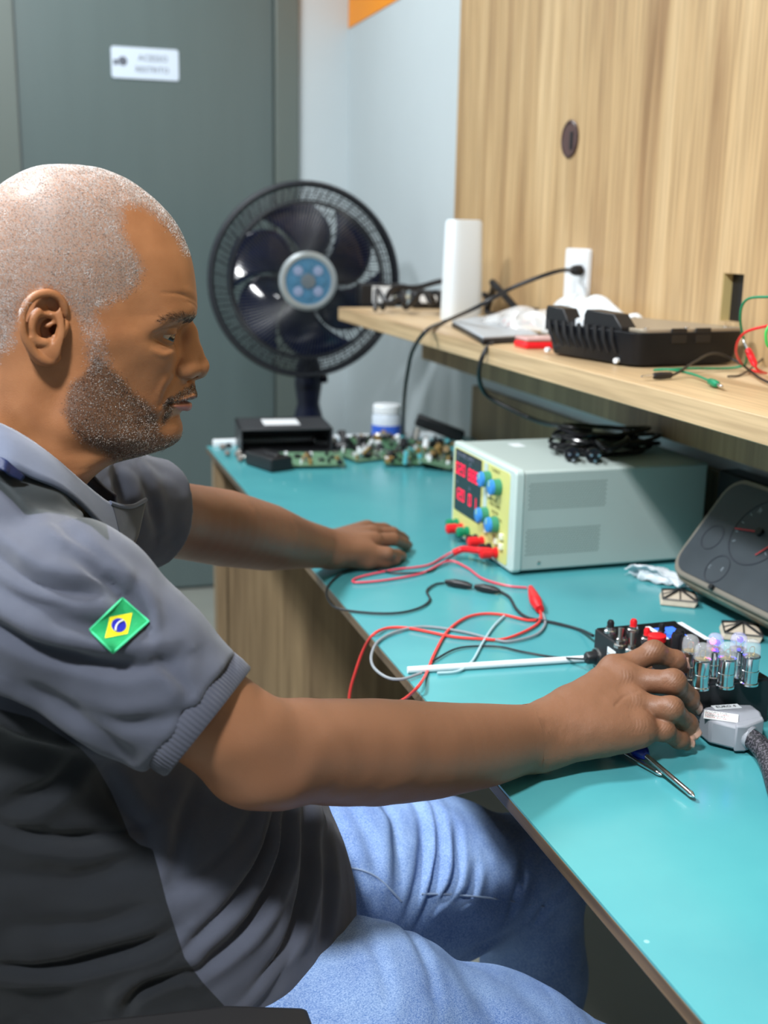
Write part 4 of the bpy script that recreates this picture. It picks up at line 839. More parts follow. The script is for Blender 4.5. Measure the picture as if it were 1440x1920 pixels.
for k in range(5):
    a_ = 2*math.pi*k/5+.3; q = MB(); q.tube([(0.02, 0, .115), (0.02+.15*math.cos(a_), .15*math.sin(a_), .10), (0.02+.28*math.cos(a_), .28*math.sin(a_), .075)], [.025, .02, .014]); lg = q.build('leg', M_BLACK, ch)
    q = MB(); q.cyl((0.02+.28*math.cos(a_)-.012*math.sin(a_), .28*math.sin(a_)+.012*math.cos(a_), .03), (0.02+.28*math.cos(a_)+.012*math.sin(a_), .28*math.sin(a_)-.012*math.cos(a_), .03), .03); q.build('caster', M_BLACK, lg)
# ================================================================== IMPLICIT-SURFACE MODELLING (numpy)
f32 = np.float32
def smin(a, b, k):
    if k <= 0: return np.minimum(a, b)
    h = np.clip(.5+.5*(b-a)/k, 0, 1); return b+(a-b)*h-k*h*(1-h)
def smax(a, b, k): return -smin(-a, -b, k)
class Field:
    def __init__(s, lo, hi, h):
        s.lo = np.array(lo, float); s.h = h
        s.n = np.ceil((np.array(hi, float)-s.lo)/h).astype(int)+1
        s.ax = [(s.lo[i]+h*np.arange(s.n[i])).astype(f32) for i in range(3)]
        s.D = np.full(tuple(s.n), 1e3, f32)
    def block(s, lo, hi):
        sl = []
        for i in range(3):
            a = int(np.clip(np.floor((lo[i]-s.lo[i])/s.h), 0, s.n[i])); b = int(np.clip(np.ceil((hi[i]-s.lo[i])/s.h)+1, 0, s.n[i]))
            if b <= a: return None
            sl.append(slice(a, b))
        return tuple(sl)
    def pts(s, sl): return s.ax[0][sl[0]][:, None, None], s.ax[1][sl[1]][None, :, None], s.ax[2][sl[2]][None, None, :]
    def op(s, fn, lo, hi, k=0., mode='add', pad=None):
        p = (k*1.1+2*s.h) if pad is None else pad
        sl = s.block(np.array(lo)-p, np.array(hi)+p)
        if sl is None: return
        d = fn(*s.pts(sl)).astype(f32)
        if mode == 'add': s.D[sl] = smin(s.D[sl], d, k)
        elif mode == 'sub': s.D[sl] = smax(s.D[sl], -d, k)
        elif mode == 'disp': s.D[sl] = s.D[sl]+d
        else: s.D[sl] = smax(s.D[sl], d, k)
    def cone(s, a, b, ra, rb=None, k=.01, mode='add'):
        rb = ra if rb is None else rb; a = np.array(a, float); b = np.array(b, float); r = max(ra, rb)
        s.op(lambda X, Y, Z: rcone(X, Y, Z, a, b, ra, rb), np.minimum(a, b)-r, np.maximum(a, b)+r, k, mode)
    def ell(s, c, r, k=.01, mode='add', R=None):
        c = np.array(c, float); r = np.array(r, float); m = max(r)
        s.op(lambda X, Y, Z: ellip(X, Y, Z, c, r, R), c-m, c+m, k, mode)
    def chain(s, pts, rs, k=.008, mode='add'):
        for i in range(len(pts)-1): s.cone(pts[i], pts[i+1], rs[i], rs[i+1], k, mode)
def rcone(X, Y, Z, a, b, r1, r2):
    ba = b-a; L2 = max(float(ba@ba), 1e-12)
    px, py, pz = X-a[0], Y-a[1], Z-a[2]
    t = np.clip((px*ba[0]+py*ba[1]+pz*ba[2])/L2, 0, 1)
    # shift along the axis so that the surface is a true cone between the spheres
    d = np.sqrt((px-ba[0]*t)**2+(py-ba[1]*t)**2+(pz-ba[2]*t)**2)
    return d-(r1+(r2-r1)*t)
def ellip(X, Y, Z, c, r, R=None):
    px, py, pz = X-c[0], Y-c[1], Z-c[2]
    if R is not None:
        px, py, pz = (R[0][0]*px+R[0][1]*py+R[0][2]*pz, R[1][0]*px+R[1][1]*py+R[1][2]*pz, R[2][0]*px+R[2][1]*py+R[2][2]*pz)
    k0 = np.sqrt((px/r[0])**2+(py/r[1])**2+(pz/r[2])**2); k1 = np.sqrt((px/r[0]**2)**2+(py/r[1]**2)**2+(pz/r[2]**2)**2)
    return k0*(k0-1)/np.maximum(k1, 1e-6)
def surface_nets(F):
    D = F.D; S = D < 0; nx, ny, nz = D.shape
    c = [S[i:nx-1+i, j:ny-1+j, k:nz-1+k] for i in (0, 1) for j in (0, 1) for k in (0, 1)]
    sm = sum(x.astype(np.int8) for x in c); act = (sm > 0) & (sm < 8)
    idx = np.argwhere(act); N = len(idx)
    vid = np.full(act.shape, -1, np.int32); vid[act] = np.arange(N)
    I, J, K = idx.T
    acc = np.zeros((N, 3)); cnt = np.zeros(N)
    cor = [(i, j, k) for i in (0, 1) for j in (0, 1) for k in (0, 1)]
    val = {q: D[I+q[0], J+q[1], K+q[2]].astype(float) for q in cor}
    for q in cor:
        for a in range(3):
            if q[a] == 0:
                r = list(q); r[a] = 1; r = tuple(r); va, vb = val[q], val[r]; m = (va < 0) != (vb < 0)
                t = np.where(m, va/np.where(m, va-vb, 1), 0)
                p = np.array(q, float)[None, :].repeat(N, 0); p[:, a] += t
                acc += p*m[:, None]; cnt += m
    V = (idx+acc/cnt[:, None])*F.h+F.lo
    faces = []
    for a in range(3):
        b, c_ = (a+1) % 3, (a+2) % 3
        s0 = [slice(None)]*3; s1 = [slice(None)]*3; s0[a] = slice(0, -1); s1[a] = slice(1, None)
        A, B = S[tuple(s0)], S[tuple(s1)]
        e = np.argwhere(A != B)
        ok = (e[:, b] > 0) & (e[:, c_] > 0) & (e[:, b] < D.shape[b]-1) & (e[:, c_] < D.shape[c_]-1)
        e = e[ok]; fl = A[tuple(e.T)]
        def cell(db, dc):
            q = e.copy(); q[:, b] -= db; q[:, c_] -= dc; return vid[tuple(q.T)]
        q = np.stack([cell(1, 1), cell(0, 1), cell(0, 0), cell(1, 0)], 1)
        q[~fl] = q[~fl][:, ::-1]; faces.append(q)
    Fc = np.concatenate(faces); Fc = Fc[(Fc >= 0).all(1)]
    return V, Fc
def relax(V, Fc, it=1, lam=.4):
    for _ in range(it):
        acc = np.zeros_like(V); cnt = np.zeros(len(V))
        for a in range(4):
            b = (a+1) % 4
            np.add.at(acc, Fc[:, a], V[Fc[:, b]]); np.add.at(cnt, Fc[:, a], 1)
            np.add.at(acc, Fc[:, b], V[Fc[:, a]]); np.add.at(cnt, Fc[:, b], 1)
        V = V+(acc/np.maximum(cnt, 1)[:, None]-V)*lam
    return V
def vnormals(V, Fc):
    n = np.cross(V[Fc[:, 2]]-V[Fc[:, 0]], V[Fc[:, 3]]-V[Fc[:, 1]]); out = np.zeros_like(V)
    for a in range(4): np.add.at(out, Fc[:, a], n)
    return out/np.maximum(np.linalg.norm(out, axis=1), 1e-12)[:, None]
def np_mesh(name, V, Fc, mats, parent=None, attrs=None, mi=None):
    """numpy vertices (world) and quads/tris -> object"""
    if parent is not None:
        M = np.array(pmat(parent).inverted()); V = V@M[:3, :3].T+M[:3, 3]
    me = bpy.data.meshes.new(name); k = Fc.shape[1]
    me.vertices.add(len(V)); me.vertices.foreach_set('co', np.ascontiguousarray(V, f32).ravel())
    me.loops.add(Fc.size); me.loops.foreach_set('vertex_index', np.ascontiguousarray(Fc, np.int32).ravel())
    me.polygons.add(len(Fc)); me.polygons.foreach_set('loop_start', np.arange(0, Fc.size, k, dtype=np.int32))
    me.polygons.foreach_set('use_smooth', np.ones(len(Fc), bool))
    if mi is not None: me.polygons.foreach_set('material_index', mi.astype(np.int32))
    me.update(calc_edges=True)
    for m in (mats if isinstance(mats, (list, tuple)) else [mats]): me.materials.append(m)
    for an, av in (attrs or {}).items():
        if av.ndim == 1: me.attributes.new(an, 'FLOAT', 'POINT').data.foreach_set('value', av.astype(f32))
        else: me.attributes.new(an, 'FLOAT_COLOR', 'POINT').data.foreach_set('color', np.concatenate([av, np.ones((len(av), 1))], 1).astype(f32).ravel())
    o = bpy.data.objects.new(name, me); COL.objects.link(o)
    if parent is not None: o.parent = parent; PMAT[o.name] = pmat(parent)
    return o
def pchip(x, xp, fp):
    """monotone cubic interpolation"""
    xp = np.array(xp, float); fp = np.array(fp, float); h = np.diff(xp); d = np.diff(fp)/h; m = np.zeros(len(xp))
    for i in range(1, len(xp)-1):
        if d[i-1]*d[i] > 0: w1, w2 = 2*h[i]+h[i-1], h[i]+2*h[i-1]; m[i] = (w1+w2)/(w1/d[i-1]+w2/d[i])
    m[0], m[-1] = d[0], d[-1]; x = np.clip(x, xp[0], xp[-1]); i = np.clip(np.searchsorted(xp, x)-1, 0, len(h)-1)
    t = (x-xp[i])/h[i]; t2, t3 = t*t, t*t*t
    return (2*t3-3*t2+1)*fp[i]+(t3-2*t2+t)*h[i]*m[i]+(-2*t3+3*t2)*fp[i+1]+(t3-t2)*h[i]*m[i+1]
def polyd(u, v, pts):
    """distance in the plane to a polyline"""
    best = None
    for (x0, y0), (x1, y1) in zip(pts[:-1], pts[1:]):
        dx, dy = x1-x0, y1-y0; t = np.clip(((u-x0)*dx+(v-y0)*dy)/(dx*dx+dy*dy+1e-9), 0, 1); d = np.hypot(u-x0-dx*t, v-y0-dy*t)
        best = d if best is None else np.minimum(best, d)
    return best
def inpoly(u, v, pts):
    ins = np.zeros(np.broadcast(u, v).shape, bool); n = len(pts)
    for i in range(n):
        x0, y0 = pts[i]; x1, y1 = pts[(i+1) % n]
        c = ((y0 > v) != (y1 > v)) & (u < (x1-x0)*(v-y0)/((y1-y0) or 1e-9)+x0); ins ^= c
    return ins
def sdpoly(u, v, pts): d = polyd(u, v, list(pts)+[pts[0]]); return np.where(inpoly(u, v, pts), -d, d)
def sstep(a, b, x): t = np.clip((x-a)/(b-a), 0, 1); return t*t*(3-2*t)
def vnoise(P, scale, seed):
    """smooth value noise -1..1 at points P"""
    R = np.random.default_rng(seed); T = R.uniform(-1, 1, (24, 24, 24)); Q = P*scale+1000; i = np.floor(Q).astype(int); f = Q-i; f = f*f*(3-2*f); out = 0
    for a in (0, 1):
        for b in (0, 1):
            for c in (0, 1):
                w_ = (f[..., 0] if a else 1-f[..., 0])*(f[..., 1] if b else 1-f[..., 1])*(f[..., 2] if c else 1-f[..., 2])
                out = out+w_*T[(i[..., 0]+a) % 24, (i[..., 1]+b) % 24, (i[..., 2]+c) % 24]
    return out
def project(P):
    d = P-np.array(CAM); z = d@np.array(FW); return 720+F_PX*(d@np.array(RT))/z, 960-F_PX*(d@np.array(UP))/z
# ================================================================== PERSON
YM = 1.03                                # the plane that splits the man's head in two
_a, _b = atY(200, 600, YM), atY(201, 600, YM); SPX = 1.0/(_b-_a).length      # head units per metre in that plane
VPX, VPY = 27.6, 421.1
def hq(px, py, off):                     # off: mm in front of the mid plane
    k = YM/(YM-off/1000); return (VPX+(px-VPX)/k, VPY+(py-VPY)/k, off/1000*SPX)
def h2w(u, v, w_): p = atY(u, v, YM); return np.array([p.x, YM-w_/SPX, p.z])
# affine map world (x,z) <-> head plane (u,v)
_o = np.array(atY(200, 600, YM)); _eu = (np.array(atY(300, 600, YM))-_o)/100; _ev = (np.array(atY(200, 700, YM))-_o)/100
_A = np.linalg.inv(np.array([[_eu[0], _ev[0]], [_eu[2], _ev[2]]]))
def w2h(P): d0, d2 = P[:, 0]-_o[0], P[:, 2]-_o[2]; return 200+_A[0, 0]*d0+_A[0, 1]*d2, 600+_A[1, 0]*d0+_A[1, 1]*d2, (YM-P[:, 1])*SPX
def hw(P):                               # head coordinates -> world
    P = np.asarray(P, float); return np.stack([_o[0]+(P[:, 0]-200)*_eu[0]+(P[:, 1]-600)*_ev[0], YM-P[:, 2]/SPX, _o[2]+(P[:, 0]-200)*_eu[2]+(P[:, 1]-600)*_ev[2]], 1)
MM = SPX/1000.                           # head units per mm (about 2.1)
# profile table: v, front, back, centre, half width (mm), front exponent, back exponent
T = np.array([
 (323, 145, 118, 130, 3, 2, 2), (327, 186, 82, 125, 26, 2, 2), (334, 210, 60, 122, 37, 2, 2), (345, 237, 38, 120, 47, 2.05, 2), (363, 266, 12, 120, 57, 2.1, 2), (390, 299, -12, 120, 66, 2.2, 2.1),
 (420, 326, -28, 120, 71, 2.25, 2.1), (457, 346, -40, 118, 75, 2.3, 2.1), (487, 357, -46, 115, 77, 2.35, 2.1), (517, 363, -48, 112, 77.5, 2.4, 2.1), (540, 366, -48, 112, 77, 2.4, 2.1), (567, 368, -46, 112, 75.5, 2.4, 2.1),
 (585, 366, -42, 114, 74.5, 2.35, 2.1), (605, 356, -38, 116, 74, 2.35, 2.1), (630, 349, -33, 118, 73.5, 2.1, 2.1), (680, 347, -26, 118, 72.5, 1.8, 2.1), (717, 352, -26, 118, 71, 1.68, 2.1), (740, 357, -28, 116, 70, 1.62, 2.1), (760, 354, -32, 114, 69, 1.6, 2.1),
 (783, 343, -38, 112, 68, 1.6, 2.1), (810, 344, -48, 110, 67, 1.62, 2.1), (826, 341, -54, 106, 66, 1.65, 2.1), (838, 328, -58, 104, 65.5, 1.75, 2.1), (847, 292, -62, 100, 65, 1.9, 2.1), (855, 258, -66, 96, 65, 1.95, 2.1), (864, 226, -70, 92, 66, 2.0, 2.1),
 (880, 190, -76, 84, 67, 2.1, 2.1), (900, 166, -84, 70, 69, 2.1, 2.1), (940, 140, -96, 50, 74, 2.1, 2.1), (1000, 120, -110, 20, 85, 2.1, 2.1), (1060, 110, -120, 10, 95, 2.1, 2.1)], float)
tv = T[:, 0]; ts = np.sqrt(tv-322.8+.0001)
class HeadField(Field): pass
h_ = 1.05*MM
HF = Field((-135, 312, -112*MM), (408, 1010, 112*MM), h_)
def base(U, V, W_):
    s = np.sqrt(np.maximum(V-322.8, 0)+.0001)
    f, b, c, wd, nf, nb = [pchip(s.ravel(), ts, T[:, i]).reshape(s.shape) for i in range(1, 7)]
    wd = wd*MM
    du = U-c; a = np.where(du > 0, f-c, c-b); n = np.where(du > 0, nf, nb)
    G = ((np.abs(du)/a)**n+(np.abs(W_)/wd)**n)**(1/n)
    rho = np.sqrt(du*du+W_*W_); d = np.where(G > 1e-3, rho*(1-1/np.maximum(G, 1e-3)), -a)
    sl = np.clip((V-322.8)/40, .35, 1)*1.0
    d = d*sl
    return np.maximum(d, 322.9-V)
HF.op(base, (-1e4,)*3, (1e4,)*3)
def he(px, py, off, r, k=6, mode='add', both=True, ang=0, yaw=0):
    """ellipsoid at a photo position; r in mm (along face, height, sideways); ang: tilt in the side view (deg)"""
    for s_ in ((1, -1) if both and off else (1,)):
        u, v, w_ = hq(px, py, off); ca, sa = math.cos(math.radians(ang)), math.sin(math.radians(ang)); cy, sy = math.cos(math.radians(yaw)), math.sin(math.radians(yaw))*s_
        R1 = np.array([[ca, sa, 0], [-sa, ca, 0], [0, 0, 1]]); R2 = np.array([[cy, 0, -sy], [0, 1, 0], [sy, 0, cy]])
        HF.ell((u, v, s_*w_), np.array([r[0], r[1], r[2]])*MM, k*MM, mode, (R1@R2).tolist())
def hc(p0, p1, r0, r1=None, k=5, mode='add', both=True):
    r1 = r0 if r1 is None else r1
    for s_ in ((1, -1) if both and (p0[2] or p1[2]) else (1,)):
        a, b = hq(*p0), hq(*p1); HF.cone((a[0], a[1], s_*a[2]), (b[0], b[1], s_*b[2]), r0*MM, r1*MM, k*MM, mode)
def bump(px, py, off, amp, sg, ang=0, both=True):
    """broad swelling (amp mm > 0) or hollow (< 0) with gaussian reach sg = (along, across, sideways) mm"""
    for s_ in ((1, -1) if both and off else (1,)):
        u, v, w_ = hq(px, py, off); w_ *= s_; ca, sa = math.cos(math.radians(ang)), math.sin(math.radians(ang)); m = 3*max(sg)*MM
        def fn(U, V, W_):
            x = (U-u)*ca+(V-v)*sa; y = -(U-u)*sa+(V-v)*ca
            return -amp*MM*np.exp(-.5*((x/(sg[0]*MM))**2+(y/(sg[1]*MM))**2+((W_-w_)/(sg[2]*MM))**2))
        HF.op(fn, (u-m, v-m, w_-m), (u+m, v+m, w_+m), 0, 'disp', pad=0)
# brow ridge, temple, cheekbone, jaw, neck
bump(350, 588, 14, 2.6, (7, 4.5, 12), 0); bump(335, 590, 34, 3.4, (10, 4.5, 12), -12); bump(306, 602, 48, 3.0, (9, 5, 10), -40)
bump(250, 540, 72, -3.5, (20, 16, 20)); bump(268, 590, 66, -2.5, (10, 10, 14))
bump(280, 655, 54, 3.2, (16, 9, 14), -20); bump(318, 668, 40, 4.0, (12, 9, 12), -35); bump(225, 640, 68, 2.0, (20, 7, 14))
bump(322, 627, 36, -9.0, (11, 7.5, 13)); bump(344, 622, 20, -6.5, (7, 8, 9)); bump(292, 634, 48, -5.0, (7, 6, 10)); bump(338, 650, 26, -3.5, (9, 8, 9))
bump(258, 735, 52, -1.5, (20, 12, 16)); bump(165, 785, 66, 6.0, (24, 20, 22), 20); bump(225, 822, 56, 5.0, (24, 12, 20), 15); bump(285, 700, 42, 3.5, (14, 14, 14)); bump(300, 780, 34, 1.5, (10, 10, 14))
bump(110, 740, 70, -6.5, (9, 22, 16), 15); bump(150, 845, 60, -5.0, (30, 8, 18), 20)
bump(95, 830, 60, 4.5, (14, 30, 18), -35); bump(205, 868, 30, -4.0, (14, 8, 18))
# eyeball bed and lids
EYE = hq(302, 628, 31); ER = 12.2*MM
for s_ in (1, -1):
    c_ = np.array([EYE[0], EYE[1], s_*EYE[2]])
    HF.ell(c_, np.array([1, 1, 1])*13.4*MM, 4*MM)
    # slit between the lids: wedge opening along the gaze (forward and down)
    def slit(U, V, W_, c_=c_):
        x, y, z = U-c_[0], V-c_[1], W_-c_[2]
        a1 = -(y-.07*x+.9*MM)           # keep below this line (upper lid)
        a2 = (y-.45*x-.9*MM)            # keep above this line (lower lid)
        front = -6.0*MM-x                # only the front of the ball
        d = np.maximum(np.maximum(a1, a2), front)
        lat = np.abs(z*1.0)-14.0*MM; return np.maximum(d, lat)
    HF.op(lambda U, V, W_, c_=c_, slit=slit: np.maximum(slit(U, V, W_), np.sqrt((U-c_[0])**2+(V-c_[1])**2+(W_-c_[2])**2)-15.5*MM), c_-16*MM, c_+16*MM, .5*MM, 'sub')
# upper-lid fold, lower bag
hc((332, 611, 22), (306, 612, 35), 3.4, 3.2, 4); hc((306, 612, 35), (284, 622, 42), 3.2, 2.2, 4)
def groove(pts, amp, wd, wmin=0, k=3, taper=True):
    """crease (amp > 0, mm deep) or raised fold (< 0) that follows the skin along a line seen from the side"""
    Q = [hq(*p_) for p_ in pts]; Q = [(p_.x, p_.y) for p_ in spline([Vector((q_[0], q_[1], 0)) for q_ in Q], k)]
    us, vs_2 = [q_[0] for q_ in Q], [q_[1] for q_ in Q]; m = 3*wd*MM; n = len(Q)
    def fn(U, V, W_):
        best = None; tt = None
        for i in range(n-1):
            (x0, y0), (x1, y1) = Q[i], Q[i+1]; dx, dy = x1-x0, y1-y0; t = np.clip(((U-x0)*dx+(V-y0)*dy)/(dx*dx+dy*dy+1e-9), 0, 1); d = (U-x0-dx*t)**2+(V-y0-dy*t)**2
            if best is None: best, tt = d, (i+t)/(n-1)
            else: mk = d < best; best = np.where(mk, d, best); tt = np.where(mk, (i+t)/(n-1), tt)
        e = np.exp(-best/(wd*MM)**2)*(np.sin(np.pi*np.clip(tt*.86+.07, 0, 1))**.6 if taper else 1)
        return amp*MM*e*np.clip((np.abs(W_)-wmin*MM)/(3*MM)+(1 if wmin == 0 else 0), 0, 1)
    HF.op(fn, (min(us)-m, min(vs_2)-m, -110*MM), (max(us)+m, max(vs_2)+m, 110*MM), 0, 'disp', pad=0)
groove([(334, 614, 22), (318, 613, 30), (300, 616, 38), (284, 622, 44)], 1.6, 1.0, 14)
groove([(330, 643, 26), (315, 648, 34), (298, 640, 42), (286, 632, 46)], 1.5, 1.1, 18); groove([(322, 652, 32), (306, 655, 40), (290, 646, 46)], 1.2, 1.2, 18)
groove([(326, 657, 30), (305, 664, 40), (285, 655, 48)], -1.2, 2.6, 18)
# nose
hc((345, 612, 0), (352, 630, 0), 6.5, 6.0, 6); hc((352, 630, 0), (366, 662, 0), 5.6, 7.0, 5); hc((366, 662, 0), (374, 688, 0), 7.5, 9.6, 4)
hc((352, 625, 0), (350, 690, 9), 6, 10, 9); hc((350, 645, 4), (342, 690, 13), 7, 8, 8)
he(376, 690, 4, (8.6, 8.6, 7), 4)
he(350, 696, 14.5, (9.6, 8.2, 6.4), 3, ang=-12); he(362, 694, 10, (8, 7, 7), 3)
hc((361, 711, 0), (383, 702, 0), 3.4, 3.8, 2.5)
he(361, 711, 8.5, (6.0, 3.6, 3.8), 1.5, 'sub', ang=-18)
bump(350, 694, 17, 4.2, (5.5, 5.0, 5)); bump(336, 700, 20, 1.5, (3.5, 4, 5))
groove([(339, 674, 18), (331, 686, 20), (330, 702, 20), (339, 712, 18)], 2.6, 1.5, 10); groove([(342, 713, 16), (356, 713, 12)], 1.4, 1.5, 8)
groove([(333, 700, 22), (322, 716, 26), (311, 736, 30), (301, 762, 33)], 1.7, 2.0, 15); groove([(318, 702, 26), (306, 722, 32), (297, 746, 35)], -1.8, 4.0, 18)
# mouth: upper lip, lower lip, parting line, corner
hc((351, 732, 0), (344, 740, 10), 7.5, 6.5, 5)
hc((364.5, 744.5, 0), (361, 745, 6), 3.9, 3.7, 2.5); hc((361, 745, 6), (346, 751, 15), 3.7, 3.0, 3)
hc((353, 765.5, 0), (350, 765, 7), 4.4, 4.2, 3); hc((350, 765, 7), (337, 763, 15), 4.0, 3.0, 3)
groove([(366, 745, 3), (350, 749, 12), (334, 755, 20), (320, 759, 24)], -1.7, 2.0, 3); groove([(356, 765, 5), (342, 766, 15), (326, 764, 22)], -2.0, 2.4, 3)
groove([(375, 754, 0), (362, 757, 7), (346, 757, 15), (330, 758, 21), (316, 761, 26)], 3.0, 1.0, 0, taper=False); bump(315, 763, 27, -2.2, (3.5, 4, 5))
groove([(312, 766, 28), (304, 780, 32), (299, 794, 34)], 1.3, 2.2, 14)
# chin, hollow below the lower lip
bump(344, 784, 0, -1.8, (4, 4, 16)); bump(334, 812, 0, 1.2, (8, 8, 12)); bump(326, 806, 14, 1.8, (8, 8, 8)); bump(330, 784, 18, -1.5, (6, 4.5, 8))
# forehead creases
groove([(366, 566, 4), (352, 556, 22), (330, 550, 40), (300, 549, 52)], .9, 1.1, 0); groove([(369, 584, 3), (360, 570, 12), (345, 562, 24)], .7, .9, 0); groove([(366, 556, 4), (355, 545, 22), (330, 538, 40)], -.5, 3, 0)
# ear: outline points from the photo, with distance from the mid plane in mm
def ec_(cx, cy): return (cx/9., 520+cy/9.)
def ear_chain(pts, rs, k=2.0, mode='add'):
    n0 = len(pts); P_ = spline(pts, 4); rs = np.interp(np.linspace(0, n0-1, len(P_)), range(n0), rs); pts = [tuple(p_) for p_ in P_]
    for i in range(len(pts)-1):
        (x0, y0), (x1, y1) = ec_(*pts[i][:2]), ec_(*pts[i+1][:2]); hc((x0, y0, pts[i][2]), (x1, y1, pts[i+1][2]), rs[i], rs[i+1], k, mode)
he(*ec_(760, 860), 78, (17, 29, 3.2), 3, yaw=-18)
he(*ec_(800, 1270), 79, (11, 9, 4.0), 4)
ear_chain([(1130, 640, 76), (1100, 480, 78), (1000, 340, 80), (830, 285, 83), (650, 330, 86), (520, 450, 89), (450, 610, 90), (438, 800, 90), (460, 980, 88), (520, 1120, 86), (620, 1270, 83), (760, 1385, 81), (880, 1410, 79), (990, 1350, 76)], [2.6, 2.9, 3.0, 3.0, 2.9, 2.8, 2.7, 2.7, 2.8, 3.0, 3.4, 3.6, 3.6, 3.0], 1.2)
he(*ec_(800, 860), 82, (9.5, 13, 5.5), 2.0, 'sub', yaw=-12); he(*ec_(860, 900), 78, (6.5, 8, 8), 2.0, 'sub')
ear_chain([(720, 560, 82), (610, 680, 84.5), (560, 850, 85), (590, 1000, 83.5), (700, 1090, 82), (830, 1100, 80.5)], [2.6, 3.4, 3.3, 3.2, 3.0, 2.6], 2.0)
ear_chain([(640, 640, 83.5), (780, 620, 80.5), (960, 660, 77)], [2.6, 2.2, 2.0], 1.6)
ear_chain([(1010, 720, 76), (900, 800, 77), (800, 820, 77)], [2.4, 1.8, 1.4], 1.6)
he(*ec_(840, 470), 81, (9, 6.0, 4), 2.0, 'sub', ang=20)
he(*ec_(960, 880), 73, (4.5, 5, 9), 1.5, 'sub')
ear_chain([(1110, 800, 76), (1060, 920, 78.5), (1030, 1010, 77)], [3.6, 3.3, 2.6], 2.5)
he(*ec_(900, 1080), 77.5, (4.5, 3.2, 3.0), 2.0)
hc((*ec_(930, 1000), 79), (*ec_(960, 1110), 79), 1.6, 1.8, 1.0)
ear_chain([(545, 640, 90), (520, 800, 90), (550, 980, 88)], [1.3, 1.3, 1.1], 1.5, 'sub')
HV, HFc = surface_nets(HF); HV = relax(HV, HFc, 2, .35)
keep = HV[:, 1] < 990; HU, HVv, HW = HV[:, 0], HV[:, 1], HV[:, 2]
NHAIR=56000
# ------------------------------------------------------------------ arms and hands
def Y3(px, py, Y): return np.array(atY(px, py, Y))
def Z3(px, py, z): return np.array(atZ(px, py, z))
def ppm(p): return F_PX/float((np.array(p)-np.array(CAM))@np.array(FW))      # photo pixels per metre at p
def arm_near(F):
    c = [Y3(90, 1120, .875), Y3(240, 1230, .83), Y3(400, 1348, .808), Y3(500, 1400, .815), Y3(600, 1409, .838), Y3(700, 1410, .862), Y3(800, 1407, .885), Y3(900, 1398, .912), Y3(960, 1389, .928), Z3(1010, 1382, .785)]
    r = [116, 108, 95, 91, 96, 97, 88, 76, 64, 57]; r = [r_/ppm(p) for r_, p in zip(r, c)]
    P_ = spline(c, 5); r = np.interp(np.linspace(0, len(r)-1, len(P_)), range(len(r)), r); F.chain([np.array(p) for p in P_], r, .004)
    F.ell(Y3(490, 1455, .805), (.032, .026, .020), .03)                       # point of the elbow
def hand_near(F):
    Wc = Z3(1014, 1382, .785)
    fan = np.array([.006, .016, .012])
    bases = [Wc+fan*.35, Wc+fan*.15, Wc-fan*.2, Wc-fan*.65]
    J = {'index': [(1152, 1258, .822), (1226, 1224, .838), (1266, 1238, .828), (1280, 1249, .817)],
         'middle': [(1176, 1276, .818), (1262, 1280, .823), (1290, 1308, .799), (1300, 1325, .785)],
         'ring': [(1190, 1322, .803), (1258, 1330, .806), (1288, 1356, .782), (1299, 1374, .772)],
         'pinky': [(1200, 1370, .787), (1244, 1370, .785), (1273, 1386, .770), (1288, 1394, .763)]}
    RR = {'index': (.0135, .0112, .0098, .0080), 'middle': (.0150, .0118, .0102, .0084), 'ring': (.0140, .0112, .0098, .0080), 'pinky': (.0130, .0098, .0084, .0070)}
    mid = {}
    for (n, j), b in zip(J.items(), bases):
        P = [Z3(*q) for q in j]; r = RR[n]
        F.cone(b, P[0], .0200, r[0]*1.06, .012)
    # flesh between the metacarpals and the heel of the hand
    F.ell(Z3(1090, 1345, .795), (.055, .036, .020), .02)
    F.ell(Z3(1150, 1370, .785), (.045, .022, .016), .018)
    D0 = F.D.copy()
    for n, j in J.items():
        P = [Z3(*q) for q in j]; r = RR[n]; G = Field.__new__(Field); G.__dict__.update(F.__dict__); G.D = D0.copy()
        G.D[:] = 1e3
        G.cone(P[0], P[1], r[0]*.90, r[1], .004); G.cone(P[1], P[2], r[1], r[2], .004); G.cone(P[2], P[3], r[2], r[3], .004)
        G.ell(P[1]+np.array([0, 0, .0012]), (r[1]*1.12,)*3, .004); G.ell(P[2], (r[2]*1.04,)*3, .004)
        F.D[:] = smin(F.D, np.where(G.D > 500, 1e3, G.D), .0022) if n == 'index' else smin(F.D, G.D, .0022)
        mid[n] = P
    for n in J: F.ell(mid[n][0]+np.array([-.001, 0, .003]), (RR[n][0]*1.0,)*3, .010)     # knuckles
    th = [Z3(1060, 1330, .792), Z3(1140, 1278, .790), Z3(1196, 1262, .793), Z3(1236, 1243, .797)]
    F.cone(th[0], th[1], .020, .015, .012); F.cone(th[1], th[2], .0135, .012, .004); F.cone(th[2], th[3], .012, .0095, .004)
    # web creases between the fingers
    for a, b in (('index', 'middle'), ('middle', 'ring'), ('ring', 'pinky')):
        p0 = (mid[a][0]*.55+mid[a][1]*.45+mid[b][0]*.55+mid[b][1]*.45)/2; p1 = (mid[a][1]+mid[b][1])/2
        F.cone(p0, p1, .0012, .0016, .003, 'sub')
    return mid, RR
def run_field(lo, hi, h, fns):
    F = Field(lo, hi, h); out = [fn(F) for fn in fns]; V, Q = surface_nets(F); return V, Q, out
AV, AQ, _ = run_field((-.10, .72, .74), (.50, 1.03, 1.10), .0019, [arm_near, hand_near])
NV, NQ, hres = run_field((.42, .86, .735), (.70, 1.04, .870), .00095, [arm_near, hand_near])
NV = relax(NV, NQ, 2, .4); AV = relax(AV, AQ, 1, .4)
XC = .448
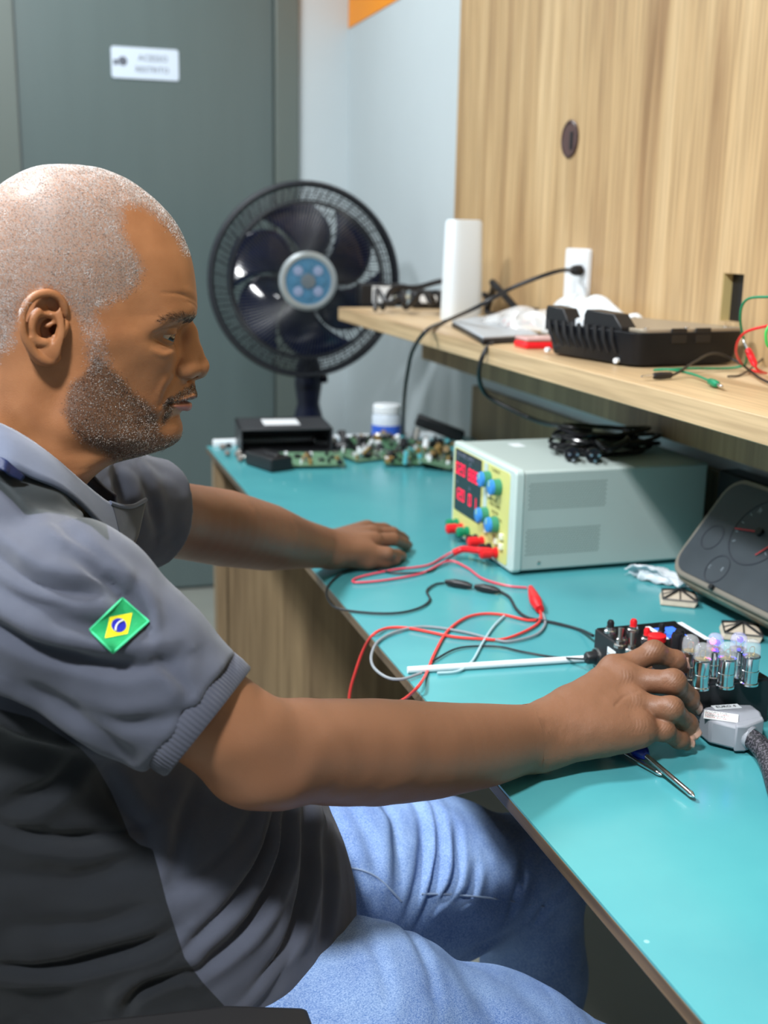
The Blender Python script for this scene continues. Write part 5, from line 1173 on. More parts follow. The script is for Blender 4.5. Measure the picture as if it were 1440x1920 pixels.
AQ = AQ[(AV[AQ][:, :, 0].mean(1) < XC+.0010)]; NQ = NQ[(NV[NQ][:, :, 0].mean(1) > XC-.0005)]
NMID, NRR = hres[1]
# skin creases over the knuckles, pushed along the normals
def carve(V, Q, lines, amp, wd, facing=True):
    """lines: lists of photo points; valleys `amp` m deep and `wd` px wide on the side towards the room"""
    n = vnormals(V, Q); u, v = project(V); tow = ((np.array(CAM)-V)*n).sum(1) > 0; d = np.zeros(len(V))
    for L_ in lines:
        L2 = [(p.x, p.y) for p in spline([Vector((a, b, 0)) for a, b in L_], 4)] if len(L_) > 2 else L_
        us, vs_3 = [a for a, b in L2], [b for a, b in L2]; m = (u > min(us)-4*wd) & (u < max(us)+4*wd) & (v > min(vs_3)-4*wd) & (v < max(vs_3)+4*wd) & tow
        if m.any(): e = polyd(u[m], v[m], L2); d[m] = np.maximum(d[m], np.exp(-(e/wd)**2))
    return V-n*(amp*d)[:, None]
kn = []
for (cx, cy, dx, dy) in ((1226, 1214, 10, 16), (1264, 1274, 14, 12), (1262, 1324, 12, 12), (1246, 1366, 10, 10)):
    for k_ in (-8, -4, 0, 4, 8): kn.append([(cx+k_*1.6-dx*.5, cy+dy-abs(k_)*.3), (cx+k_*1.6+dx*.35, cy), (cx+k_*1.6+dx*.5+3, cy-dy*.7)])
for (cx, cy) in ((1264, 1240), (1289, 1308), (1287, 1356), (1272, 1385)):
    for k_ in (-2.5, 1.5): kn.append([(cx+k_-5, cy+7), (cx+k_+5, cy-7)])
for (cx, cy) in ((1176, 1270), (1192, 1315), (1200, 1362)):
    for k_ in (-9, -3, 4, 10): kn.append([(cx+k_-3, cy+12), (cx+k_+2, cy), (cx+k_+1, cy-12)])
NV = carve(NV, NQ, kn, .00022, 1.6)
NV = carve(NV, NQ, [[(1155, 1322), (1170, 1306), (1195, 1296)], [(1215, 1400), (1222, 1388), (1221, 1382)]], .0006, 4)
nrm_ = vnormals(NV, NQ); NV = NV+nrm_*(.0005*vnoise(NV, 90, 5)+.00008*vnoise(NV, 400, 6))[:, None]
nrm_ = vnormals(AV, AQ); AV = AV+nrm_*(.0010*vnoise(AV, 45, 5)*sstep(.40, .30, AV[:, 0]))[:, None]
# far arm
def arm_far(F):
    c = [np.array([-.01, 1.21, .975]), Y3(250, 962, 1.27), Y3(330, 975, 1.345), Y3(420, 990, 1.425), Y3(500, 1007, 1.505), Y3(560, 1019, 1.575), Z3(622, 1029, .787)]
    r = [95, 76, 70, 71, 62, 46, 35]; r = [r_/ppm(p) for r_, p in zip(r, c)]; r[0] = .05; P_ = spline(c, 5); r2 = np.interp(np.linspace(0, len(r)-1, len(P_)), range(len(r)), r); F.chain([np.array(p) for p in P_], r2, .004)
    J = [((690, 1034, .780), (726, 1038, .776), (745, 1041, .764), (754, 1043, .759)), ((700, 1014, .787), (737, 1011, .783), (756, 1018, .768), (765, 1022, .760)), ((698, 1001, .786), (735, 1000, .780), (752, 1007, .766), (760, 1011, .760)), ((688, 992, .780), (720, 992, .773), (738, 998, .764), (746, 1002, .760))]
    Wc = c[-1]
    for k_, j in enumerate(J):
        P = [Z3(*q) for q in j]; b = Wc+np.array([0, .014, 0])*(k_-1.5)
        F.cone(b, P[0], .022, .0155, .014); F.cone(P[0], P[1], .0125, .0105, .003); F.cone(P[1], P[2], .0105, .009, .003); F.cone(P[2], P[3], .009, .0078, .003)
    th = [Z3(645, 1040, .776), Z3(690, 1052, .766), Z3(722, 1052, .762), Z3(742, 1050, .760)]; F.cone(th[0], th[1], .019, .013, .012); F.cone(th[1], th[2], .0115, .0105, .004); F.cone(th[2], th[3], .0105, .0085, .004)
FV, FQ, _ = run_field((-.10, 1.14, .742), (.62, 1.80, 1.08), .0028, [arm_far]); FV = relax(FV, FQ, 2, .4)
# trunk and legs inside the clothes
def trunk(F):
    F.ell((-.01, 1.03, .87), (.10, .15, .12), .04); F.ell((.07, 1.03, .68), (.12, .14, .12), .04); F.ell((.09, 1.03, .56), (.12, .14, .09), .04)
    F.chain([(-.03, 1.03, 1.02), (-.025, .90, .98)], [.04, .045], .04); F.chain([(-.03, 1.03, 1.02), (-.025, 1.17, .98)], [.04, .045], .04)
    for L_ in LEGS: F.chain(L_[0], [r_-.018 for r_ in L_[1]], .03)
LEGS = [([(.11, .925, .562), (.27, .895, .522), (.41, .885, .455), (.555, .88, .380), (.585, .88, .25), (.580, .88, .10)], [.098, .096, .086, .070, .064, .050]),
        ([(.12, 1.13, .534), (.30, 1.165, .515), (.45, 1.19, .482), (.585, 1.205, .455), (.605, 1.21, .30), (.59, 1.21, .10)], [.104, .103, .096, .070, .064, .050])]
TV, TQ, _ = run_field((-.2, .76, .02), (.72, 1.33, 1.15), .008, [trunk])

# ------------------------------------------------------------------ assemble the skin
hd = hw(HV); hm = HVv[HFc].mean(1) < 950; HFk = HFc[hm]
parts = [(hd, HFk), (AV, AQ), (NV, NQ), (FV, FQ), (TV, TQ)]
off = 0; allV, allQ, src = [], [], []
for k_, (V_, Q_) in enumerate(parts): allV.append(V_); allQ.append(Q_+off); off += len(V_); src.append(np.full(len(V_), k_))
allV = np.concatenate(allV); allQ = np.concatenate(allQ); src = np.concatenate(src)
used_ = np.zeros(len(allV), bool); used_[allQ.ravel()] = True; rm = np.cumsum(used_)-1; allQ = rm[allQ]; allV = allV[used_]; src = src[used_]
# face masks from photo polygons (mirrored to the far half)
def side_uv(P, mirror=True):
    Q = P.copy(); 
    if mirror: Q[:, 1] = YM-np.abs(Q[:, 1]-YM)
    return project(Q)
SCALP = [(-140, 260), (300, 250), (372, 470), (350, 474), (336, 448), (312, 420), (292, 403), (268, 386), (242, 382), (224, 396), (226, 425), (236, 452), (254, 478), (266, 505), (262, 530), (240, 548), (208, 562), (184, 582), (160, 600), (140, 590), (132, 572), (116, 550), (92, 536), (60, 540), (40, 566), (30, 610), (16, 650), (-20, 680), (-140, 700)]
BEARD = [(182, 668), (170, 690), (150, 708), (132, 722), (122, 752), (118, 772), (128, 800), (142, 818), (180, 838), (215, 866), (300, 862), (345, 845), (350, 812), (338, 822), (316, 824), (300, 812), (296, 790), (290, 768), (272, 752), (250, 736), (230, 712), (206, 690)]
MOUST = [(376, 736), (366, 720), (352, 726), (336, 736), (320, 748), (308, 764), (300, 790), (308, 796), (318, 775), (326, 757), (342, 748), (360, 741)]
BROW = [(290, 603), (304, 594), (322, 589), (342, 588), (366, 592), (368, 601), (350, 603), (332, 602), (312, 602)]
SIDEB = [(150, 600), (172, 590), (190, 610), (196, 650), (212, 690), (168, 690), (158, 650)]
u_, v_ = side_uv(allV); hmask = src == 0
def region(poly, soft): d = sdpoly(u_, v_, poly); return np.where(hmask, sstep(soft, -soft, d), 0)
nz_ = vnoise(allV, 160, 9)*6+vnoise(allV, 60, 10)*8
u_ = u_+nz_*.6; v_ = v_+nz_*.6
A_sc = region(SCALP, 14); A_be = region(BEARD, 10); A_mo = region(MOUST, 4); A_br = region(BROW, 3); A_sb = region(SIDEB, 12)*.35
u_, v_ = side_uv(allV)
inh = np.hypot(u_-88, (v_-612)*.6) < 44
ear_m = hmask & (np.abs(allV[:, 1]-YM) > .0745) & (u_ > 36) & (u_ < 142) & (v_ > 530) & (v_ < 692)
ear_m &= (((u_-88)/50)**2+((v_-614)/74)**2 < 1)
A_sc[ear_m] = 0; A_be[ear_m] = 0; A_sb[ear_m] = 0
lipU = region([(378, 740), (366, 741), (345, 748), (330, 756), (318, 760), (330, 759), (350, 757), (372, 757)], 1.5); lipL = region([(366, 758), (345, 758.5), (326, 761), (338, 770), (352, 776), (362, 772)], 2.5)
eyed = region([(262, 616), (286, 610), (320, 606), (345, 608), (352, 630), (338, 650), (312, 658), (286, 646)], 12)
nail = np.zeros(len(allV))
ND = []
for n_, P in NMID.items():
    ax_ = P[3]-P[2]; ax_ = ax_/np.linalg.norm(ax_); up_ = (P[1]+P[2])/2-(P[0]+P[3])/2; up_ = up_-ax_*(up_@ax_); up_ /= np.linalg.norm(up_); up_ = up_+np.array([.0, -.35, .1]); up_ -= ax_*(up_@ax_); up_ /= np.linalg.norm(up_)
    c_ = P[3]+ax_*.0020+up_*NRR[n_][3]*.92; ND.append((c_, ax_, up_, NRR[n_][3]))
    d_ = allV-c_; la = d_@ax_; lu = d_@up_; ls = d_@np.cross(ax_, up_)
    nail = np.maximum(nail, np.where(src == 2, sstep(1.15, .95, np.sqrt((la/.0068)**2+(ls/.0058)**2))*(lu > -.006), 0))
A_hair = np.clip(A_sc*.9+A_sb, 0, 1); A_dark = np.clip(A_be*.9+A_mo*.8, 0, 1)
M_SKIN = bpy.data.materials.new('skin'); M_SKIN.use_nodes = True; nt = M_SKIN.node_tree; b_ = nt.nodes['Principled BSDF']; N = nt.nodes.new; L = nt.links.new
def attr(n): a = N('ShaderNodeAttribute'); a.attribute_name = n; return a.outputs['Fac']
def mixc(f, a, c): m = N('ShaderNodeMix'); m.data_type = 'RGBA'; (L(f, m.inputs[0]) if not isinstance(f, float) else setattr(m.inputs[0], 'default_value', f)); L(a, m.inputs[6]); m.inputs[7].default_value = c; return m.outputs[2]
tc = N('ShaderNodeTexCoord'); n1 = N('ShaderNodeTexNoise'); n1.inputs['Scale'].default_value = 28; n1.inputs['Detail'].default_value = 5; L(tc.outputs['Object'], n1.inputs['Vector'])
cr = N('ShaderNodeValToRGB'); cr.color_ramp.elements[0].position = .3; cr.color_ramp.elements[0].color = srgb(142, 92, 58); cr.color_ramp.elements[1].position = .72; cr.color_ramp.elements[1].color = srgb(166, 112, 74); L(n1.outputs[0], cr.inputs[0])
c_ = mixc(attr('arm'), cr.outputs[0], srgb(124, 86, 64)); c_ = mixc(attr('hairbed'), c_, srgb(150, 120, 104)); c_ = mixc(attr('stubble'), c_, srgb(74, 54, 44)); c_ = mixc(attr('brow'), c_, srgb(60, 42, 34))
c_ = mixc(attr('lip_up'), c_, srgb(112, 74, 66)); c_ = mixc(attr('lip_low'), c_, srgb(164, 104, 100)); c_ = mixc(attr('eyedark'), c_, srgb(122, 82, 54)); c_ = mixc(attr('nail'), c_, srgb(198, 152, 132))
L(c_, b_.inputs['Base Color'])
rn = N('ShaderNodeMapRange'); rn.inputs[3].default_value = .40; rn.inputs[4].default_value = .54; L(n1.outputs[0], rn.inputs[0]); L(rn.outputs[0], b_.inputs['Roughness'])
b_.inputs['Specular IOR Level'].default_value = .38; b_.inputs['Subsurface Weight'].default_value = .12; b_.inputs['Subsurface Radius'].default_value = (.6, .25, .12); b_.inputs['Subsurface Scale'].default_value = .006
n2 = N('ShaderNodeTexNoise'); n2.inputs['Scale'].default_value = 900; n2.inputs['Detail'].default_value = 3; L(tc.outputs['Object'], n2.inputs['Vector'])
n3 = N('ShaderNodeTexVoronoi'); n3.inputs['Scale'].default_value = 1100; L(tc.outputs['Object'], n3.inputs['Vector'])
ma = N('ShaderNodeMath'); ma.operation = 'ADD'; L(n2.outputs[0], ma.inputs[0]); L(n3.outputs['Distance'], ma.inputs[1])
bp = N('ShaderNodeBump'); bp.inputs['Strength'].default_value = .22; bp.inputs['Distance'].default_value = .0004; L(ma.outputs[0], bp.inputs['Height']); L(bp.outputs[0], b_.inputs['Normal'])
man = thing('person', 'grey-haired man in a dark polo shirt and jeans seated at the workbench', 'person', (.05, 1.03, 0))
body = np_mesh('body', allV, allQ, M_SKIN, man, dict(hairbed=A_hair, stubble=A_dark*.85, brow=A_br*.45, lip_up=lipU, lip_low=lipL, eyedark=eyed*.55, nail=nail, arm=((src == 1) | (src == 2) | (src == 3)).astype(float)*sstep(.02, .2, allV[:, 0])))
# finger nails: thin plates
for (c_, ax_, up_, r_) in ND:
    sd = np.cross(ax_, up_)
    def nf(u, v, c_=c_, ax_=ax_, up_=up_, sd=sd, r_=r_):
        a = (u-.5)*1.9; l_ = (v-.80)*.0115*(1-.12*abs(u-.5)*2); return tuple(c_-up_*r_*.92+(up_*math.cos(a)+sd*math.sin(a))*(r_*1.03)+ax_*l_)
    q = MB(world=True); q.grid(nf, 9, 7); q.build('fingernail', mat('nail', srgb(206, 160, 140), .3, coat=.3), body, smooth=180, solid=.0005)
# eyes
M_EYE = mat('eye_white', srgb(160, 138, 124), .15, coat=.5); M_IRIS = mat('eye_iris', srgb(36, 22, 16), .1, coat=.8)
for s_ in (1, -1):
    c_ = hw([(EYE[0], EYE[1], s_*EYE[2])])[0]; g_ = Vector((.74, -.50, -.45)).normalized(); q = MB(world=True)
    q.lathe([(.0122*math.sin(t), .0122*math.cos(t)+(.0006*math.exp(-(t/.3)**2))) for t in np.linspace(0, math.pi, 34)], Vector(c_), g_, n=32)
    e_ = q.build('eye', [M_EYE, M_IRIS], body, smooth=180)
    mi_ = [1 if p.center.length >= 0 and (Vector(p.center)+Vector((.05, 1.03, 0))-Vector(c_)).normalized().dot(g_) > math.cos(.56) else 0 for p in e_.data.polygons]
    e_.data.polygons.foreach_set('material_index', mi_)

# ------------------------------------------------------------------ hair strands
def strands(name, dens, count, length, rad, curl, lift, comb, light, dark, plight, seed, segs=3, parent=None):
    """short hairs grown on the skin where `dens` is high, as thin tapered prisms"""
    R = np.random.default_rng(seed); Vn = vnormals(allV, allQ)
    fd_ = dens[allQ].mean(1); cn = allV[allQ]; ar = .5*np.linalg.norm(np.cross(cn[:, 2]-cn[:, 0], cn[:, 3]-cn[:, 1]), axis=1); p_ = fd_*ar; p_ /= p_.sum()
    fi = R.choice(len(allQ), count, p=p_); a, b = R.random((2, count, 1)); q = cn[fi]; P = (q[:, 0]*(1-a)+q[:, 1]*a)*(1-b)+(q[:, 3]*(1-a)+q[:, 2]*a)*b; n_ = Vn[allQ[fi]].mean(1); n_ /= np.linalg.norm(n_, axis=1)[:, None]
    cd_ = comb(P); cd_ = cd_-n_*(cd_*n_).sum(1)[:, None]; cd_ += .9*curl*R.normal(size=cd_.shape); cd_ -= n_*(cd_*n_).sum(1)[:, None]; cd_ /= np.maximum(np.linalg.norm(cd_, axis=1), 1e-6)[:, None]
    sd_ = np.cross(n_, cd_); Ln = length*R.uniform(.55, 1.25, (count, 1))*(.45+.55*np.clip(dens[allQ[fi]].mean(1), 0, 1))[:, None]
    bend = R.normal(0, curl, (count, 1)); verts = []; ctr = P-n_*.0003; d = n_*lift+cd_*(1-lift); d /= np.linalg.norm(d, axis=1)[:, None]; rr = rad*R.uniform(.7, 1.3, (count, 1))
    for k in range(segs+1):
        t = k/segs; w_ = rr*(1-.75*t)
        e1 = np.cross(d, sd_); e1 /= np.maximum(np.linalg.norm(e1, axis=1), 1e-6)[:, None]
        for j in range(3): an = 2*math.pi*j/3; verts.append(ctr+(sd_*math.cos(an)+e1*math.sin(an))*w_)
        d = d+sd_*bend*.9/segs*2+cd_*.35/segs-n_*.25/segs; d /= np.linalg.norm(d, axis=1)[:, None]; ctr = ctr+d*Ln/segs
    V = np.stack(verts, 1).reshape(-1, 3); m = 3*(segs+1); base_ = (np.arange(count)*m)[:, None]; Q = []
    for k in range(segs):
        for j in range(3): Q.append(base_+np.array([[k*3+j, k*3+(j+1) % 3, (k+1)*3+(j+1) % 3, (k+1)*3+j]]))
    Q = np.stack(Q, 1).reshape(-1, 4)
    mi = (R.random(count) > plight).astype(int); mi = np.repeat(mi, 3*segs)
    o = np_mesh(name, V, Q, [light, dark], parent, mi=mi); return o
def hmat(n, c):
    m = mat(n, c, .38, spec=.6); return m
CR = hw([(60, 350, 0)])[0]
def comb_s(P):
    wv = np.stack([vnoise(P, 130, 41), vnoise(P, 130, 42), vnoise(P, 130, 43)], 1)*1.6; d = P-CR; d = d/np.linalg.norm(d, axis=1)[:, None]; return d*1.0+np.array([.55, 0, -.25])+wv
def comb_b(P): return np.array([.45, 0, -.9])+1.5*np.stack([vnoise(P, 200, 51), vnoise(P, 200, 52), vnoise(P, 200, 53)], 1)
def comb_br(P): return np.broadcast_to(np.array([-.75, 0, .25]), P.shape).copy()
ytow = np.where(allV[:, 1] < YM+.03, 1.0, .25)
strands('hair', A_sc*ytow, NHAIR, .0082, .00015, .60, .36, comb_s, hmat('hair_grey', srgb(214, 210, 208)), hmat('hair_dark', srgb(120, 100, 92)), 0.80, 1, parent=body)
strands('sideburn', np.clip(A_sb*2, 0, 1)*ytow, 900, .004, .00010, .6, .3, comb_b, hmat('hair_grey', None), hmat('hair_dark', None), .7, 6, parent=body)
strands('beard', np.clip(A_be, 0, 1)*ytow, 9500, .0100, .00017, .9, .42, comb_b, hmat('beard_light', srgb(196, 186, 178)), hmat('beard_dark', srgb(52, 40, 36)), .58, 2, segs=4, parent=body)
strands('moustache', A_mo*ytow, 1500, .0050, .00012, .6, .35, comb_b, hmat('beard_light', None), hmat('beard_dark', None), .25, 3, parent=body)
ahd = np.where(((src == 1) | (src == 2)) & (allV[:, 0] > .28) & (allV[:, 0] < .60), 1., 0.)*sstep(.28, .45, allV[:, 0]); ahd[nail > 0] = 0
strands('arm_hair', ahd, 2600, .0055, .00005, .5, .15, lambda P: np.broadcast_to(np.array([.6, -.5, -.5]), P.shape).copy(), hmat('arm_hair_dark', srgb(60, 40, 30)), hmat('arm_hair_dark', None), .99, 8, parent=body)
strands('eyebrow', A_br, 650, .0060, .00012, .3, .25, comb_br, hmat('brow_grey', srgb(120, 108, 100)), hmat('brow_dark', srgb(34, 24, 20)), .12, 4, parent=body)
# ================================================================== CLOTHES
def wl(pts, Y): return [(p[0], p[2]) for p in (Y3(a, b, Y) for a, b in pts)]           # photo line -> (x, z) line at depth Y
def fold(V, Q, pts, Y, amp, wd, ymax=1.0, ymin=-9, side=1, ridge=.6, asym=1.8, taper=True):
    """cloth fold along a line: a valley with a swell beside it; amp, wd in mm"""
    n = vnormals(V, Q); L_ = wl(pts, Y); P = spline([Vector((a, 0, b)) for a, b in L_], 5) if len(L_) > 2 else [Vector((a, 0, b)) for a, b in L_]
    L2 = [(p.x, p.z) for p in P]; m = (V[:, 1] < ymax) & (V[:, 1] > ymin); x, z = V[m, 0], V[m, 2]
    best = np.full(len(x), 9.); sg = np.zeros(len(x)); tt = np.zeros(len(x)); N_ = len(L2)-1
    for i in range(N_):
        (x0, z0), (x1, z1) = L2[i], L2[i+1]; dx, dz = x1-x0, z1-z0; t = np.clip(((x-x0)*dx+(z-z0)*dz)/(dx*dx+dz*dz+1e-12), 0, 1); ex, ez = x-x0-dx*t, z-z0-dz*t; d = np.hypot(ex, ez)
        k = d < best; best[k] = d[k]; sg[k] = np.sign(dx*ez-dz*ex)[k]; tt[k] = (i+t[k])/N_
    s_ = best*1000/wd*sg*side; tp_ = np.sin(np.pi*np.clip(tt*.9+.05, 0, 1))**.7 if taper else 1.
    g = -np.exp(-s_**2)+ridge*np.exp(-((s_-asym)/1.3)**2)+.3*ridge*np.exp(-((s_+asym*1.1)/1.4)**2)
    V = V.copy(); V[m] += n[m]*(g*tp_*amp/1000)[:, None]; return V
SL_END = Y3(384, 1356, .803); SL_MID = Y3(250, 1250, .828)
SL_AX = SL_END-SL_MID; SL_AX /= np.linalg.norm(SL_AX)
SF_END = Y3(287, 962, 1.305); SF_MID = np.array([-.01, 1.2, .985]); SF_AX = SF_END-SF_MID; SF_AX /= np.linalg.norm(SF_AX)
def shirt_sdf(F):
    F.ell((-.012, 1.03, .865), (.135, .178, .152), .03); F.ell((.09, 1.03, .685), (.172, .190, .150), .06); F.ell((.125, 1.03, .60), (.170, .192, .13), .06)
    F.ell((-.05, 1.03, .72), (.14, .175, .20), .06)
    F.chain([(-.04, 1.03, 1.015), (-.035, .93, 1.008), (-.025, .88, .962)], [.066, .064, .068], .05); F.chain([(-.04, 1.03, 1.015), (-.035, 1.13, 1.008), (-.02, 1.19, .975)], [.062, .057, .072], .05)
    F.ell((.005, 1.03, .955), (.07, .11, .055), .03)
    c = [np.array([-.020, .885, .955]), Y3(130, 1150, .85), SL_MID, SL_END+SL_AX*.05]
    r = [.072, .067, 147/ppm(SL_MID), .0475]
    G = Field.__new__(Field); G.__dict__.update(F.__dict__); G.D = np.full_like(F.D, 1e3); G.chain(c, r, .02)
    X, Y, Z = F.ax[0][:, None, None], F.ax[1][None, :, None], F.ax[2][None, None, :]
    pl = ((X-SL_END[0])*SL_AX[0]+(Y-SL_END[1])*SL_AX[1]+(Z-SL_END[2])*SL_AX[2]).astype(f32)
    G.D = smax(G.D, pl+.014, .002); F.D[:] = smin(F.D, G.D, .022)
    G.D[:] = 1e3; G.chain([SF_MID, SF_END+SF_AX*.05], [.074, 103/ppm(SF_END)], .02)
    pl = ((X-SF_END[0])*SF_AX[0]+(Y-SF_END[1])*SF_AX[1]+(Z-SF_END[2])*SF_AX[2]).astype(f32)
    G.D = smax(G.D, pl, .002); F.D[:] = smin(F.D, G.D, .025)
    F.op(lambda X, Y, Z: (.525+.018*np.sin(Y*9+1)-.12*(X-.1)**2*4)-Z+0*X, (-1, 0, -1), (1, 2, .62), .002, 'max')
    F.op(lambda X, Y, Z: np.sqrt((X+.020)**2+(Y-1.03)**2+0*Z)-.056-(Z-1.03)*.4, (-.2, .85, 1.035), (.15, 1.2, 1.3), .004, 'sub')
SV, SQ, _ = run_field((-.24, .745, .50), (.36, 1.36, 1.14), .0026, [shirt_sdf]); SV = relax(SV, SQ, 2, .4)
FL = [ # photo line, depth Y, amp mm, width mm, side
 ([(-40, 1040), (0, 1052), (70, 1074), (150, 1086), (200, 1090)], .82, 6, 7, 1), 
 ([(-60, 1170), (0, 1186), (60, 1205), (120, 1219), (190, 1229), (255, 1230), (330, 1218)], .79, 8, 8, 1),
 ([(60, 1130), (130, 1150), (200, 1160), (250, 1150)], .80, 3, 7, -1), 
 ([(290, 1222), (318, 1240), (345, 1276)], .79, 3, 6, -1), ([(330, 1300), (350, 1330), (352, 1370)], .78, 2.5, 7, 1), ([(150, 1330), (220, 1345), (300, 1330), (350, 1318)], .78, 3, 9, 1),
 ([(40, 1290), (110, 1318), (190, 1370), (240, 1412)], .79, 3.5, 9, -1), ([(-20, 1100), (60, 1120), (120, 1128)], .80, 3, 7, 1),
 ([(-60, 1300), (0, 1318), (60, 1344), (130, 1385), (210, 1425), (290, 1452)], .82, 12, 9, -1),
 ([(215, 1000), (232, 1030), (240, 1064)], .95, 3, 5, 1), ([(120, 965), (170, 992), (212, 1030), (236, 1066)], .92, 5, 6, 1), ([(60, 930), (120, 950), (180, 985)], .90, 3, 5, -1), ([(150, 1010), (195, 1040), (228, 1084)], .90, 2.5, 7, -1),
 ([(545, 1525), (500, 1590), (420, 1660), (335, 1722)], .88, 7, 7, 1), ([(566, 1540), (530, 1620), (450, 1700), (352, 1765)], .88, 9, 8, 1), ([(600, 1555), (580, 1640), (530, 1720), (440, 1800)], .89, 8, 9, 1),
 ([(625, 1600), (618, 1680), (590, 1760)], .9, 4, 8, 1), ([(520, 1510), (470, 1560), (400, 1600), (310, 1630)], .88, 5, 10, 1), ([(560, 1700), (520, 1780), (440, 1860)], .88, 4, 10, -1),
 ([(285, 1590), (200, 1600), (100, 1592), (-20, 1560)], .84, 5, 8, 1), ([(270, 1640), (150, 1668), (0, 1650)], .84, 3, 12, -1), ([(330, 1745), (230, 1790), (110, 1830), (-20, 1835)], .84, 7, 9, 1), ([(300, 1700), (180, 1745), (20, 1752)], .84, 3, 10, 1),
 ([(345, 1800), (260, 1840), (230, 1890)], .85, 5, 7, -1), ([(200, 1470), (235, 1540), (280, 1592)], .85, 4, 8, 1), ([(150, 1420), (100, 1480), (0, 1520)], .85, 5, 12, 1), ([(400, 1490), (340, 1560), (320, 1640)], .87, 4, 10, -1)]
for (pts, Y, amp, wd, sd_) in FL: SV = fold(SV, SQ, pts, Y, amp*1.25, wd*.75, side=sd_)
for (pts, Y, amp, wd, sd_) in [([(232, 868), (262, 900), (290, 960), (300, 1010)], 1.2, 5, 6, 1), ([(216, 880), (238, 925), (250, 985)], 1.17, 7, 7, 1), ([(222, 905), (232, 960)], 1.16, 5, 5, -1)]: SV = fold(SV, SQ, pts, Y, amp, wd, ymin=1.04, ymax=1.5, side=sd_)
nn = vnormals(SV, SQ); SV = SV+nn*(.0022*vnoise(SV, 22, 3)+.0010*vnoise(SV, 55, 4))[:, None]
SU, SW = project(SV)
near = SV[:, 1] < 1.02
BLK = [(128, 1388), (150, 1402), (178, 1432), (208, 1484), (228, 1530), (243, 1568), (262, 1584), (286, 1592), (297, 1630), (312, 1690), (330, 1746), (346, 1796), (380, 1842), (432, 1898), (470, 1960), (470, 2300), (-900, 2300), (-900, 1300), (0, 1330), (60, 1346)]
YOK = [(-300, 860), (0, 884), (47, 892), (100, 905), (150, 930), (196, 965), (206, 1015), (198, 1010), (170, 986), (125, 966), (90, 961), (48, 966), (24, 940), (0, 918), (-300, 860)]
db = np.where(near & ((SV-SL_MID)@SL_AX < .06) | near, sdpoly(SU, SW, BLK), 50); dy_ = np.where(near, sdpoly(SU, SW, YOK), 50)
back = np.where(SV[:, 0] < -.11, -20., 50.)
sl_in = np.linalg.norm(np.cross(SV-SL_MID, SL_AX), axis=1) < .064
db = np.where(sl_in & (SV[:, 2] > .80) & (((SV-SL_MID)@SL_AX) > -.03), 50, db)
def cloth_mat(name, base, alt=None, alt2=None, scale=3200, rough=.85):
    m = bpy.data.materials.new(name); m.use_nodes = True; nt = m.node_tree; b = nt.nodes['Principled BSDF']; N = nt.nodes.new; L = nt.links.new
    b.inputs['Roughness'].default_value = rough; b.inputs['Sheen Weight'].default_value = .25; b.inputs['Sheen Roughness'].default_value = .5; b.inputs['Specular IOR Level'].default_value = .25
    tc = N('ShaderNodeTexCoord'); mp = N('ShaderNodeMapping'); mp.inputs['Rotation'].default_value = (.2, .5, .3); L(tc.outputs['Object'], mp.inputs[0])
    w1 = N('ShaderNodeTexWave'); w1.inputs['Scale'].default_value = scale/6.3; w1.bands_direction = 'Z'; w1.inputs['Distortion'].default_value = 1.5; w1.inputs['Detail Scale'].default_value = 4; L(mp.outputs[0], w1.inputs['Vector'])
    n1 = N('ShaderNodeTexNoise'); n1.inputs['Scale'].default_value = scale; L(mp.outputs[0], n1.inputs['Vector'])
    n0 = N('ShaderNodeTexNoise'); n0.inputs['Scale'].default_value = 30; n0.inputs['Detail'].default_value = 5; L(tc.outputs['Object'], n0.inputs['Vector'])
    src = None
    def sel(prev, an, col):
        a = N('ShaderNodeAttribute'); a.attribute_name = an; mr = N('ShaderNodeMapRange'); mr.inputs[1].default_value = -1.2; mr.inputs[2].default_value = 1.2; mr.inputs[3].default_value = 1; mr.inputs[4].default_value = 0; L(a.outputs['Fac'], mr.inputs[0])
        mx = N('ShaderNodeMix'); mx.data_type = 'RGBA'; L(mr.outputs[0], mx.inputs[0]); L(prev, mx.inputs[6]); mx.inputs[7].default_value = col; return mx.outputs[2]
    rgb = N('ShaderNodeRGB'); rgb.outputs[0].default_value = base; src = rgb.outputs[0]
    if alt: src = sel(src, 'd_alt', alt)
    if alt2: src = sel(src, 'd_alt2', alt2)
    mx = N('ShaderNodeMix'); mx.data_type = 'RGBA'; mx.blend_type = 'MULTIPLY'; mx.inputs[0].default_value = 1
    ad = N('ShaderNodeMath'); ad.operation = 'MULTIPLY_ADD'; L(n1.outputs[0], ad.inputs[0]); ad.inputs[1].default_value = .55; ad.inputs[2].default_value = .45
    ad2 = N('ShaderNodeMath'); ad2.operation = 'MULTIPLY_ADD'; L(n0.outputs[0], ad2.inputs[0]); ad2.inputs[1].default_value = .35; L(ad.outputs[0], ad2.inputs[2])
    L(src, mx.inputs[6]); cc = N('ShaderNodeCombineColor'); [L(ad2.outputs[0], cc.inputs[i]) for i in range(3)]; L(cc.outputs[0], mx.inputs[7]); L(mx.outputs[2], b.inputs['Base Color'])
    ad = N('ShaderNodeMath'); ad.operation = 'ADD'; L(w1.outputs[1] if len(w1.outputs) > 1 else w1.outputs[0], ad.inputs[0]); L(n1.outputs[0], ad.inputs[1])
    bp = N('ShaderNodeBump'); bp.inputs['Strength'].default_value = .45; bp.inputs['Distance'].default_value = .0004; L(ad.outputs[0], bp.inputs['Height']); L(bp.outputs[0], b.inputs['Normal'])
    return m
M_SHIRT = cloth_mat('polo_fabric', srgb(76, 80, 94), srgb(24, 28, 34), srgb(38, 46, 50))
